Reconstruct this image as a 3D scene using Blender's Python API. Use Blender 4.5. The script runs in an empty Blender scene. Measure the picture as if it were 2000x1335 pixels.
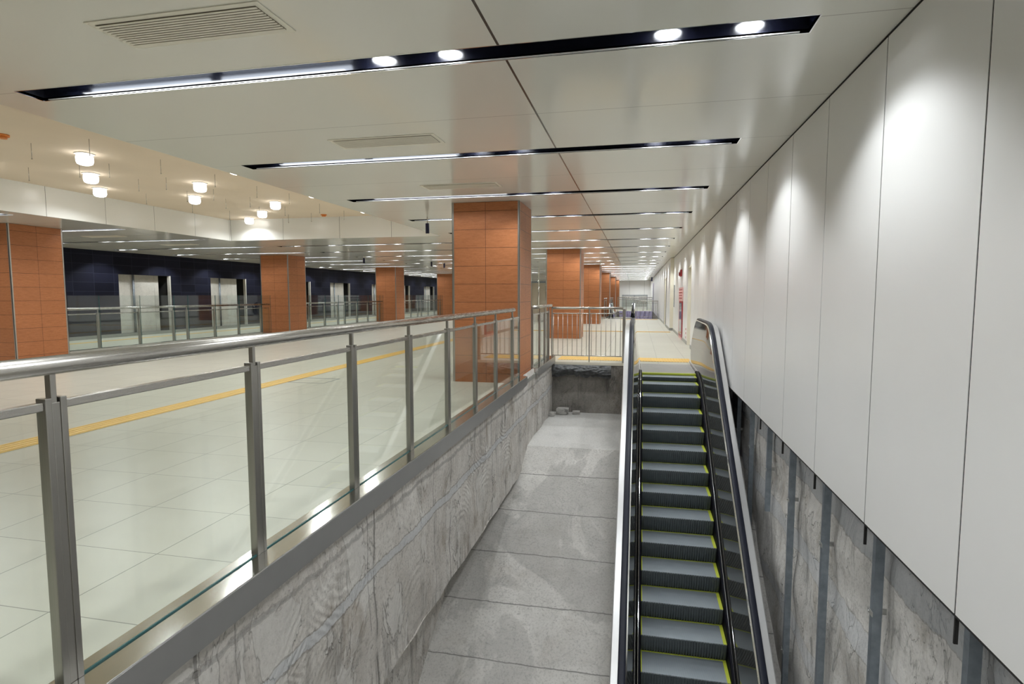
import bpy, bmesh, math, random
from mathutils import Vector, Matrix
random.seed(7)
PI = math.pi
SC = bpy.context.scene
COL = SC.collection

# ------------------------------------------------------------------ camera
cam_d = bpy.data.cameras.new('camera')
cam_d.sensor_width = 36.0
cam_d.lens = 1127.54 * 36.0 / 2000.0
cam_d.clip_start = 0.05
cam_d.clip_end = 200
cam = bpy.data.objects.new('camera', cam_d)
COL.objects.link(cam)
_th = math.atan((667.5 - 575.93) / 1127.54)
_psi = math.atan(246.68 / math.hypot(1127.54, 91.57))
cam.location = (0, 0, 1.42)
cam.rotation_euler = (PI / 2 - _th, 0.0009, _psi)
SC.camera = cam

# ------------------------------------------------------------------ world / colour
w = bpy.data.worlds.new('world')
SC.world = w
w.use_nodes = True
w.node_tree.nodes['Background'].inputs[0].default_value = (0.9, 0.95, 1, 1)
w.node_tree.nodes['Background'].inputs[1].default_value = 0.03
SC.view_settings.view_transform = 'Standard'
SC.view_settings.look = 'None'
SC.view_settings.exposure = 0.2
SC.view_settings.gamma = 1.0
SC.view_settings.use_curve_mapping = False

ZC = 2.902          # main ceiling height
XW = 1.373          # right wall
XR = -1.854         # near glass railing
XL = -17.4          # far dark wall
SLOT0, SLOTP = 3.575, 2.46
E_SPOT = 30.0
E_WALL = 64.0     # the lamp nearest a long wall
E_TUBE = 9.0
E_COFFER = 27.0
LAMPCOL = (0.93, 0.97, 1.0)

# ------------------------------------------------------------------ materials
def new_mat(name):
    m = bpy.data.materials.new(name)
    m.use_nodes = True
    nt = m.node_tree
    return m, nt, nt.nodes['Principled BSDF']

def N(nt, typ, **kw):
    n = nt.nodes.new(typ)
    for k, v in kw.items():
        setattr(n, k, v)
    return n

def math_n(nt, op, a, b=None, c=None, clamp=False):
    n = nt.nodes.new('ShaderNodeMath'); n.operation = op; n.use_clamp = clamp
    for i, v in enumerate((a, b, c)):
        if v is None: continue
        if isinstance(v, (int, float)): n.inputs[i].default_value = v
        else: nt.links.new(v, n.inputs[i])
    return n.outputs[0]

def mix_col(nt, fac, a, b, mode='MIX'):
    n = nt.nodes.new('ShaderNodeMix'); n.data_type = 'RGBA'; n.blend_type = mode
    for sock, v in ((n.inputs[0], fac), (n.inputs[6], a), (n.inputs[7], b)):
        if isinstance(v, (int, float)): sock.default_value = v
        elif isinstance(v, tuple): sock.default_value = (*v[:3], 1)
        else: nt.links.new(v, sock)
    return n.outputs[2]

def coords(nt, obj=False):
    """world position (or object coordinates) as x, y, z sockets + vector"""
    if obj:
        g = nt.nodes.new('ShaderNodeTexCoord').outputs['Object']
    else:
        g = nt.nodes.new('ShaderNodeNewGeometry').outputs['Position']
    s = nt.nodes.new('ShaderNodeSeparateXYZ'); nt.links.new(g, s.inputs[0])
    return s.outputs[0], s.outputs[1], s.outputs[2], g

def line(nt, c, pitch, off, width):
    """1 on thin lines at c = off + k*pitch"""
    t = math_n(nt, 'SUBTRACT', c, off - pitch / 2 - 1000 * pitch)
    t = math_n(nt, 'MODULO', t, pitch)
    t = math_n(nt, 'SUBTRACT', t, pitch / 2)
    t = math_n(nt, 'ABSOLUTE', t)
    return math_n(nt, 'LESS_THAN', t, width / 2)

def one_line(nt, c, at, width):
    t = math_n(nt, 'ABSOLUTE', math_n(nt, 'SUBTRACT', c, at))
    return math_n(nt, 'LESS_THAN', t, width / 2)

def noise(nt, vec, scale, detail=4, rough=0.55, stretch=None, dist=0.0):
    if stretch:
        mp = nt.nodes.new('ShaderNodeMapping'); mp.inputs['Scale'].default_value = stretch
        nt.links.new(vec, mp.inputs[0]); vec = mp.outputs[0]
    n = nt.nodes.new('ShaderNodeTexNoise')
    n.inputs['Scale'].default_value = scale; n.inputs['Detail'].default_value = detail
    n.inputs['Roughness'].default_value = rough; n.inputs['Distortion'].default_value = dist
    nt.links.new(vec, n.inputs['Vector'])
    return n.outputs[0]

def ramp(nt, fac, stops):
    r = nt.nodes.new('ShaderNodeValToRGB')
    e = r.color_ramp.elements
    while len(e) < len(stops): e.new(0.5)
    for i, (p, c) in enumerate(stops):
        e[i].position = p
        e[i].color = (c, c, c, 1) if isinstance(c, (int, float)) else (*c, 1)
    nt.links.new(fac, r.inputs[0])
    return r.outputs[0]

def bump(nt, b, h, strength=0.3, dist=0.01):
    n = nt.nodes.new('ShaderNodeBump'); n.inputs['Strength'].default_value = strength
    n.inputs['Distance'].default_value = dist
    nt.links.new(h, n.inputs['Height']); nt.links.new(n.outputs[0], b.inputs['Normal'])

def simple(name, col, rough=0.5, metal=0.0, nz=0.04, nscale=6.0, spec=0.5, bumps=0.0):
    """plain material with a slight procedural mottling"""
    m, nt, b = new_mat(name)
    x, y, z, v = coords(nt)
    f = noise(nt, v, nscale, 3)
    lo = tuple(c * (1 - nz * 1.6) for c in col); hi = tuple(min(1, c * (1 + nz * 1.6)) for c in col)
    nt.links.new(mix_col(nt, f, lo, hi), b.inputs['Base Color'])
    b.inputs['Roughness'].default_value = rough
    b.inputs['Metallic'].default_value = metal
    b.inputs['Specular IOR Level'].default_value = spec
    if bumps: bump(nt, b, noise(nt, v, nscale * 20, 3), bumps, 0.002)
    return m

def brushed(name, col, rough=0.25, axis=(1, 1, 1), nz=0.06, sc=200, rv=0.05):
    m, nt, b = new_mat(name)
    x, y, z, v = coords(nt)
    f = noise(nt, v, sc, 2, 0.6, axis)
    nt.links.new(mix_col(nt, f, tuple(c * (1 - nz) for c in col), tuple(min(1, c * (1 + nz)) for c in col)), b.inputs['Base Color'])
    r = math_n(nt, 'MULTIPLY_ADD', f, rv, rough - rv / 2)
    nt.links.new(r, b.inputs['Roughness'])
    b.inputs['Metallic'].default_value = 1.0
    return m

def emit(name, col, s):
    m, nt, b = new_mat(name)
    x, y, z, v = coords(nt)
    b.inputs['Base Color'].default_value = (0.9, 0.9, 0.9, 1)
    b.inputs['Emission Color'].default_value = (*col, 1)
    b.inputs['Emission Strength'].default_value = s
    m.cycles.emission_sampling = 'NONE'
    return m

def mat_floor():
    m, nt, b = new_mat('floor_tiles')
    x, y, z, v = coords(nt)
    lx = line(nt, x, 0.6, -0.17, 0.006); ly = line(nt, y, 0.6, 0.19, 0.005)
    g = math_n(nt, 'MAXIMUM', lx, ly)
    # per-tile tone
    cx = math_n(nt, 'FLOOR', math_n(nt, 'DIVIDE', math_n(nt, 'ADD', x, 0.17), 0.6))
    cy = math_n(nt, 'FLOOR', math_n(nt, 'DIVIDE', math_n(nt, 'SUBTRACT', y, 0.19), 0.6))
    cb = nt.nodes.new('ShaderNodeCombineXYZ'); nt.links.new(cx, cb.inputs[0]); nt.links.new(cy, cb.inputs[1])
    wn = nt.nodes.new('ShaderNodeTexWhiteNoise'); nt.links.new(cb.outputs[0], wn.inputs[0])
    f = noise(nt, v, 2.2, 4, 0.5, (1, 2.2, 1))
    f = math_n(nt, 'MULTIPLY_ADD', wn.outputs[0], 0.35, math_n(nt, 'MULTIPLY', f, 0.65))
    c = mix_col(nt, f, (0.49, 0.472, 0.395), (0.58, 0.56, 0.48))
    c = mix_col(nt, g, c, (0.20, 0.19, 0.16))
    nt.links.new(c, b.inputs['Base Color'])
    b.inputs['Roughness'].default_value = 0.33
    b.inputs['Specular IOR Level'].default_value = 0.45
    return m

def mat_ceiling():
    m, nt, b = new_mat('ceiling_panels')
    x, y, z, v = coords(nt)
    cross = line(nt, y, SLOTP, SLOT0 + 1.23, 0.008)
    along = math_n(nt, 'MAXIMUM', one_line(nt, x, -0.84, 0.016), one_line(nt, x, -14.95, 0.016))
    along = math_n(nt, 'MAXIMUM', along, one_line(nt, x, -7.9, 0.012))
    # short joints that run on from the ends of the slots
    sl = line(nt, y, SLOTP, SLOT0 - 0.08, 0.007)
    out = math_n(nt, 'MAXIMUM', math_n(nt, 'LESS_THAN', x, -4.46), math_n(nt, 'GREATER_THAN', x, 0.92))
    sl = math_n(nt, 'MULTIPLY', sl, out)
    f = noise(nt, v, 0.7, 2)
    c = mix_col(nt, f, (0.69, 0.675, 0.605), (0.73, 0.715, 0.645))
    c = mix_col(nt, math_n(nt, 'MULTIPLY', math_n(nt, 'MAXIMUM', cross, sl), 0.6), c, (0.22, 0.20, 0.17))
    c = mix_col(nt, along, c, (0.04, 0.035, 0.03))
    nt.links.new(c, b.inputs['Base Color'])
    b.inputs['Roughness'].default_value = 0.15
    b.inputs['Specular IOR Level'].default_value = 0.55
    bump(nt, b, noise(nt, v, 1.2, 1), 0.06, 0.02)
    return m

def mat_orange():
    m, nt, b = new_mat('terracotta_wood_panel')
    x, y, z, v = coords(nt, True)
    wx, wy, wz, wv = coords(nt)
    jz = line(nt, wz, 0.29, 0.147, 0.006)
    jv = math_n(nt, 'LESS_THAN', math_n(nt, 'MINIMUM', math_n(nt, 'ABSOLUTE', x), math_n(nt, 'ABSOLUTE', y)), 0.0028)
    g = noise(nt, wv, 6, 6, 0.65, (1, 1, 9), 0.6)
    g2 = noise(nt, wv, 22, 4, 0.6, (1, 1, 7), 0.3)
    f = math_n(nt, 'MULTIPLY_ADD', g, 0.6, math_n(nt, 'MULTIPLY', g2, 0.4))
    rr = math_n(nt, 'FLOOR', math_n(nt, 'DIVIDE', math_n(nt, 'SUBTRACT', wz, 0.147), 0.29))
    cb = nt.nodes.new('ShaderNodeCombineXYZ'); nt.links.new(rr, cb.inputs[0]); nt.links.new(math_n(nt, 'SIGN', x), cb.inputs[1]); nt.links.new(math_n(nt, 'SIGN', y), cb.inputs[2])
    wn = nt.nodes.new('ShaderNodeTexWhiteNoise'); nt.links.new(cb.outputs[0], wn.inputs[0])
    c = ramp(nt, f, [(0.3, (0.33, 0.115, 0.044)), (0.5, (0.44, 0.165, 0.064)), (0.7, (0.54, 0.215, 0.09))])
    c = mix_col(nt, math_n(nt, 'MULTIPLY', wn.outputs[0], 0.22), c, (0.30, 0.115, 0.05))
    c = mix_col(nt, math_n(nt, 'MAXIMUM', jz, jv), c, (0.07, 0.03, 0.02))
    nt.links.new(c, b.inputs['Base Color'])
    b.inputs['Roughness'].default_value = 0.45
    b.inputs['Specular IOR Level'].default_value = 0.35
    return m

def mat_dark_wall():
    m, nt, b = new_mat('blue_black_tiles')
    x, y, z, v = coords(nt)
    g = math_n(nt, 'MAXIMUM', line(nt, y, 0.735, 0.2, 0.012), line(nt, z, 0.30, 0.05, 0.010))
    cy = math_n(nt, 'FLOOR', math_n(nt, 'DIVIDE', math_n(nt, 'SUBTRACT', y, 0.2), 0.735))
    cz = math_n(nt, 'FLOOR', math_n(nt, 'DIVIDE', math_n(nt, 'SUBTRACT', z, 0.05), 0.30))
    cb = nt.nodes.new('ShaderNodeCombineXYZ'); nt.links.new(cy, cb.inputs[0]); nt.links.new(cz, cb.inputs[1])
    wn = nt.nodes.new('ShaderNodeTexWhiteNoise'); nt.links.new(cb.outputs[0], wn.inputs[0])
    c = mix_col(nt, wn.outputs[0], (0.0055, 0.006, 0.012), (0.011, 0.012, 0.023))
    c = mix_col(nt, g, c, (0.026, 0.028, 0.043))
    nt.links.new(c, b.inputs['Base Color'])
    b.inputs['Roughness'].default_value = 0.55
    b.inputs['Specular IOR Level'].default_value = 0.10
    return m

def mat_concrete(name, lo, hi, ua='y', seams=None, bands=None, streak=0.5, wet=0.0, swirl=0.0, floorjoint=None, bs=0.5, stain=None):
    """rough cast concrete; ua = horizontal axis of the face"""
    m, nt, b = new_mat(name)
    x, y, z, v = coords(nt)
    u = {'x': x, 'y': y}[ua]
    big = noise(nt, v, 0.9, 5, 0.6)
    mid = noise(nt, v, 3.5, 8, 0.68, None, 0.5)
    fine = noise(nt, v, 40, 6, 0.7)
    f = math_n(nt, 'MULTIPLY_ADD', mid, 0.5, math_n(nt, 'MULTIPLY', big, 0.5))
    c = ramp(nt, f, [(0.30, lo), (0.55, tuple((a + d) / 2 for a, d in zip(lo, hi))), (0.72, hi)])
    c = mix_col(nt, ramp(nt, fine, [(0.35, 0.55), (0.5, 0.0)]), c, tuple(a * 0.62 for a in lo))
    h = math_n(nt, 'MULTIPLY_ADD', mid, 0.8, math_n(nt, 'MULTIPLY', fine, 0.35))
    if streak:
        st = noise(nt, v, 7.0, 5, 0.7, (1, 1, 0.10), 0.3)
        pat = noise(nt, v, 1.4, 3, 0.6)
        s = math_n(nt, 'MULTIPLY', ramp(nt, st, [(0.50, 0.0), (0.66, 1.0)]), ramp(nt, pat, [(0.42, 0.0), (0.62, 1.0)]))
        s = math_n(nt, 'MULTIPLY', s, streak)
        c = mix_col(nt, s, c, tuple(a * 0.42 for a in lo))
        h = math_n(nt, 'SUBTRACT', h, math_n(nt, 'MULTIPLY', st, 0.7))
    if swirl:
        wv = nt.nodes.new('ShaderNodeTexWave'); wv.wave_type = 'RINGS'; wv.rings_direction = 'SPHERICAL'
        wv.inputs['Scale'].default_value = 9; wv.inputs['Distortion'].default_value = 3.0
        wv.inputs['Detail'].default_value = 2
        md = nt.nodes.new('ShaderNodeVectorMath'); md.operation = 'WRAP'
        nt.links.new(v, md.inputs[0]); md.inputs[1].default_value = (0.6, 0.55, 0.6); md.inputs[2].default_value = (-0.6, -0.55, -0.6)
        nt.links.new(md.outputs[0], wv.inputs['Vector'])
        sw = math_n(nt, 'MULTIPLY', wv.outputs[1], ramp(nt, noise(nt, v, 1.1, 2), [(0.48, 0.0), (0.6, 1.0)]))
        c = mix_col(nt, math_n(nt, 'MULTIPLY', sw, swirl), c, tuple(a * 0.72 for a in lo))
        h = math_n(nt, 'MULTIPLY_ADD', sw, -0.35, h)
    if stain:
        k1, k2 = stain
        n1 = noise(nt, v, 2.6, 5, 0.62, (1, 1, 0.55), 0.6)
        p1 = ramp(nt, n1, [(0.535, 0.0), (0.545, 1.0)])
        e1 = ramp(nt, math_n(nt, 'ABSOLUTE', math_n(nt, 'SUBTRACT', n1, 0.54)), [(0.0, 1.0), (0.018, 0.0)])
        e1 = math_n(nt, 'MULTIPLY', e1, ramp(nt, noise(nt, v, 3.1, 4, 0.6), [(0.40, 0.15), (0.60, 1.0)]))
        c = mix_col(nt, math_n(nt, 'MULTIPLY', p1, k1), c, tuple(a_ * 0.80 for a_ in hi))
        c = mix_col(nt, math_n(nt, 'MULTIPLY', e1, k2), c, tuple(a_ * 0.40 for a_ in lo))
        h = math_n(nt, 'MULTIPLY_ADD', p1, 0.45, h)
        dk = noise(nt, v, 1.7, 6, 0.72, (1, 1, 0.7), 0.2)
        c = mix_col(nt, math_n(nt, 'MULTIPLY', ramp(nt, dk, [(0.54, 0.0), (0.66, 1.0)]), 0.7 * k2), c, (lo[0] * 0.62, lo[1] * 0.54, lo[2] * 0.44))
    wob = math_n(nt, 'MULTIPLY_ADD', noise(nt, v, 5, 4, 0.7), 0.10, -0.05)
    if seams:
        for (p, o, wd, k) in seams:
            l = line(nt, math_n(nt, 'ADD', u, math_n(nt, 'MULTIPLY', wob, 0.5)), p, o, wd)
            l = math_n(nt, 'MULTIPLY', l, ramp(nt, noise(nt, v, 2.3, 3), [(0.38, 0.0), (0.5, 1.0)]))
            c = mix_col(nt, math_n(nt, 'MULTIPLY', l, k), c, (0.05, 0.047, 0.042))
            h = math_n(nt, 'SUBTRACT', h, math_n(nt, 'MULTIPLY', l, 0.8))
    if bands:
        for (zz, wd, colr, k) in bands:
            t = math_n(nt, 'ABSOLUTE', math_n(nt, 'SUBTRACT', math_n(nt, 'ADD', z, wob), zz))
            l = math_n(nt, 'LESS_THAN', t, wd)
            e = math_n(nt, 'MULTIPLY', math_n(nt, 'LESS_THAN', t, wd + 0.012), math_n(nt, 'SUBTRACT', 1.0, l))
            c = mix_col(nt, math_n(nt, 'MULTIPLY', l, k), c, colr)
            c = mix_col(nt, math_n(nt, 'MULTIPLY', e, 0.75 * k), c, tuple(a * 0.45 for a in lo))
            h = math_n(nt, 'MULTIPLY_ADD', l, 0.5, h)
    if wet:
        # damp patches with a shape of their own
        wp = ramp(nt, noise(nt, v, 0.75, 5, 0.6, (1, 0.6, 1), 0.8), [(0.50, 0.0), (0.53, 1.0)])
        c = mix_col(nt, math_n(nt, 'MULTIPLY', wp, wet), c, tuple(a * 0.5 for a in lo))
    if floorjoint:
        p, o, wd = floorjoint
        t = math_n(nt, 'ADD', y, math_n(nt, 'MULTIPLY', wob, 0.35))
        l = line(nt, t, p, o, wd)
        c = mix_col(nt, math_n(nt, 'MULTIPLY', l, 0.8), c, tuple(a * 0.4 for a in lo))
        h = math_n(nt, 'SUBTRACT', h, math_n(nt, 'MULTIPLY', l, 0.8))
    nt.links.new(c, b.inputs['Base Color'])
    b.inputs['Roughness'].default_value = 0.85
    b.inputs['Specular IOR Level'].default_value = 0.2
    bump(nt, b, h, bs, 0.02)
    return m

def mat_glass(name, tint=(0.945, 0.97, 0.95), k=1.0):
    m = bpy.data.materials.new(name); m.use_nodes = True
    nt = m.node_tree
    for n in list(nt.nodes): nt.nodes.remove(n)
    out = nt.nodes.new('ShaderNodeOutputMaterial')
    g = nt.nodes.new('ShaderNodeNewGeometry')
    d = nt.nodes.new('ShaderNodeVectorMath'); d.operation = 'DOT_PRODUCT'
    nt.links.new(g.outputs['Normal'], d.inputs[0]); nt.links.new(g.outputs['Incoming'], d.inputs[1])
    a = math_n(nt, 'ABSOLUTE', d.outputs['Value'])
    a = math_n(nt, 'SUBTRACT', 1.0, a, clamp=True)
    a = math_n(nt, 'POWER', a, 5.0)
    fr = math_n(nt, 'MULTIPLY_ADD', a, 0.96 * k, 0.04 * k)
    t = nt.nodes.new('ShaderNodeBsdfTransparent')
    wn = noise(nt, g.outputs['Position'], 1.5, 2)
    nt.links.new(mix_col(nt, wn, tint, tuple(min(1, c * 1.02) for c in tint)), t.inputs[0])
    gl = nt.nodes.new('ShaderNodeBsdfGlossy'); gl.inputs['Roughness'].default_value = 0.02
    mx = nt.nodes.new('ShaderNodeMixShader')
    nt.links.new(fr, mx.inputs[0]); nt.links.new(t.outputs[0], mx.inputs[1]); nt.links.new(gl.outputs[0], mx.inputs[2])
    nt.links.new(mx.outputs[0], out.inputs[0])
    return m

def mat_tactile():
    m, nt, b = new_mat('yellow_tactile_tile')
    x, y, z, v = coords(nt)
    f = noise(nt, v, 8, 3)
    nt.links.new(mix_col(nt, f, (0.68, 0.42, 0.10), (0.82, 0.54, 0.15)), b.inputs['Base Color'])
    b.inputs['Roughness'].default_value = 0.55
    return m

def mat_tread():
    m, nt, b = new_mat('ribbed_step_tread')
    x, y, z, v = coords(nt)
    s = math_n(nt, 'SINE', math_n(nt, 'MULTIPLY', x, 2 * PI / 0.012))
    f = math_n(nt, 'MULTIPLY_ADD', s, 0.5, 0.5)
    n = noise(nt, v, 5, 4)
    c = mix_col(nt, n, (0.30, 0.345, 0.375), (0.40, 0.445, 0.475))
    c = mix_col(nt, math_n(nt, 'MULTIPLY', f, 0.35), c, (0.13, 0.15, 0.17))
    nt.links.new(c, b.inputs['Base Color'])
    b.inputs['Roughness'].default_value = 0.42
    b.inputs['Metallic'].default_value = 0.35
    return m

def mat_mesh_grid():
    m, nt, b = new_mat('grey_wire_grid')
    x, y, z, v = coords(nt)
    g = math_n(nt, 'MAXIMUM', line(nt, x, 0.15, 0, 0.03), line(nt, z, 0.15, 0, 0.03))
    c = mix_col(nt, g, (0.50, 0.50, 0.47), (0.2, 0.2, 0.2))
    nt.links.new(c, b.inputs['Base Color']); b.inputs['Roughness'].default_value = 0.5
    return m

M = {}
M['floor'] = mat_floor()
M['ceiling'] = mat_ceiling()
M['orange'] = mat_orange()
M['darkwall'] = mat_dark_wall()
M['panel'] = simple('white_wall_panel', (0.79, 0.785, 0.765), 0.30, 0, 0.015, 1.5, 0.5)
M['fascia'] = simple('white_fascia', (0.80, 0.80, 0.76), 0.22, 0, 0.01, 1.5, 0.5)
M['coffer'] = simple('beige_raised_ceiling', (0.76, 0.65, 0.515), 0.8, 0, 0.03, 1.2, 0.1)
M['black'] = simple('black_rubber', (0.005, 0.005, 0.009), 0.6, 0, 0.1, 6, 0.10)
M['blackmatt'] = simple('black_backing', (0.015, 0.014, 0.013), 0.9, 0, 0.1)
M['gloss'] = simple('black_polished_reflector', (0.006, 0.007, 0.014), 0.17, 0, 0.1, 6, 1.0)
M['white'] = simple('white_enamel', (0.82, 0.82, 0.80), 0.35, 0, 0.01)
M['steel'] = brushed('brushed_stainless', (0.50, 0.48, 0.445), 0.27, (1, 0.02, 1), 0.03, 400, 0.04)
M['steelz'] = brushed('brushed_stainless_upright', (0.42, 0.405, 0.375), 0.32, (1, 1, 0.02), 0.04, 300, 0.05)
M['steeld'] = simple('satin_steel_deck', (0.66, 0.66, 0.66), 0.33, 0.8, 0.015, 4)
M['mirror'] = simple('smoked_balustrade_glass', (0.055, 0.055, 0.052), 0.04, 0, 0.05)
M['mirror'].node_tree.nodes['Principled BSDF'].inputs['IOR'].default_value = 1.95
M['curb'] = brushed('curb_steel', (0.58, 0.575, 0.56), 0.13, (1, 0.01, 1), 0.04, 500, 0.04)
M['curbd'] = simple('curb_face_steel', (0.34, 0.335, 0.325), 0.38, 0.55, 0.04, 5)
M['chrome'] = simple('chrome', (0.85, 0.85, 0.84), 0.08, 1.0, 0.01)
M['galv'] = simple('galvanised_stud', (0.23, 0.26, 0.29), 0.45, 0.6, 0.25, 14)
M['galvl'] = simple('galvanised_clip', (0.5, 0.5, 0.48), 0.4, 0.7, 0.2, 20)
M['trim'] = brushed('column_edge_trim', (0.50, 0.49, 0.46), 0.35, (1, 1, 0.05))
M['rubber'] = simple('handrail_rubber', (0.014, 0.016, 0.027), 0.38, 0, 0.1, 6, 0.22)
M['riser'] = simple('dark_riser', (0.085, 0.098, 0.10), 0.45, 0.3, 0.15, 10)
M['tread'] = mat_tread()
M['lime'] = simple('lime_demarcation', (0.50, 0.56, 0.05), 0.5, 0, 0.05)
M['plate'] = simple('floor_plate_steel', (0.42, 0.41, 0.40), 0.38, 0.5, 0.05, 30)
M['tactile'] = mat_tactile()
M['glass'] = mat_glass('clear_glass')
M['glassedge'] = simple('green_glass_edge', (0.03, 0.10, 0.10), 0.2, 0, 0.05)
M['glassl'] = simple('pale_glass_edge', (0.55, 0.60, 0.58), 0.2, 0, 0.05)
M['glassd'] = mat_glass('tall_screen_glass', (0.92, 0.945, 0.94), 1.1)
M['lamp'] = emit('lamp_glow', (0.92, 0.96, 1.0), 26)
M['tube'] = emit('tube_glow', (0.80, 0.88, 1.0), 7)
M['downl'] = emit('downlight_glow', (1.0, 0.99, 0.97), 5.5)
M['beam'] = mat_concrete('sawn_concrete_beam', (0.42, 0.385, 0.345), (0.80, 0.775, 0.73), 'y',
    [(1.66, 0.3, 0.022, 0.55), (1.31, 0.9, 0.012, 0.45)],
    [(-0.16, 0.008, (0.2, 0.19, 0.18), 0.5), (-0.52, 0.035, (0.50, 0.51, 0.52), 0.7)], 0.9, 0.0, 0.14, None, 0.7, (0.55, 0.75))
M['rawwall'] = mat_concrete('raw_cast_wall', (0.46, 0.445, 0.42), (0.82, 0.80, 0.77), 'y',
    [(1.9, 0.4, 0.02, 0.6)], [(-0.30, 0.10, (0.33, 0.345, 0.36), 0.7), (-1.05, 0.10, (0.48, 0.50, 0.53), 0.5), (-1.95, 0.08, (0.48, 0.50, 0.53), 0.45)], 0.9, 0.0, 0.0, None, 0.8, (0.5, 0.65))
M['pitback'] = mat_concrete('stained_concrete', (0.20, 0.186, 0.168), (0.46, 0.43, 0.39), 'x',
    [(0.66, 0.1, 0.010, 0.5)], None, 1.3, 0.25, 0, None, 0.6, (0.2, 0.6))
M['slope'] = mat_concrete('screeded_slope', (0.46, 0.445, 0.415), (0.74, 0.72, 0.68), 'y', None, None, 0, 0.32, 0, (0.62, 8.78, 0.012), 0.4, (0.12, 0.25))
M['landing'] = mat_concrete('screeded_landing', (0.52, 0.51, 0.485), (0.66, 0.65, 0.62), 'y', None, None, 0, 0.15, 0, None, 0.25)
M['niche'] = mat_concrete('niche_concrete', (0.40, 0.385, 0.34), (0.62, 0.60, 0.54), 'y', [(0.9, 0.3, 0.012, 0.5)], [(1.05, 0.01, (0.3, 0.3, 0.27), 0.5)], 0.25)
M['plinth'] = simple('grey_granite_plinth', (0.22, 0.22, 0.20), 0.5, 0, 0.3, 60)
M['cream'] = simple('cream_paint', (0.80, 0.75, 0.62), 0.4, 0, 0.02)
M['base'] = simple('grey_skirting', (0.34, 0.34, 0.31), 0.4, 0, 0.05)
M['red'] = simple('red_enamel', (0.36, 0.02, 0.03), 0.35, 0, 0.05)
M['pink'] = simple('pink_notice', (0.70, 0.40, 0.38), 0.5, 0, 0.15, 30)
M['darkglass'] = simple('dark_cabinet_glass', (0.06, 0.065, 0.12), 0.1, 0, 0.1, 6, 0.9)
M['purple'] = simple('lilac_sheet', (0.50, 0.46, 0.67), 0.55, 0, 0.15, 3)
M['tar'] = simple('torn_black_membrane', (0.07, 0.073, 0.076), 0.42, 0, 0.5, 12, 0.6, 0.5)
M['orangep'] = simple('orange_plastic', (0.75, 0.25, 0.05), 0.4)
M['beige'] = simple('beige_panel', (0.48, 0.42, 0.33), 0.4, 0, 0.1, 3)
M['ventfin'] = simple('vent_fin', (0.78, 0.74, 0.63), 0.4, 0, 0.02)
M['ventdark'] = simple('vent_shadow_box', (0.30, 0.26, 0.20), 0.8, 0, 0.02)
M['grid'] = mat_mesh_grid()
M['navy'] = simple('navy_hanger', (0.012, 0.013, 0.05), 0.4)

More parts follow.
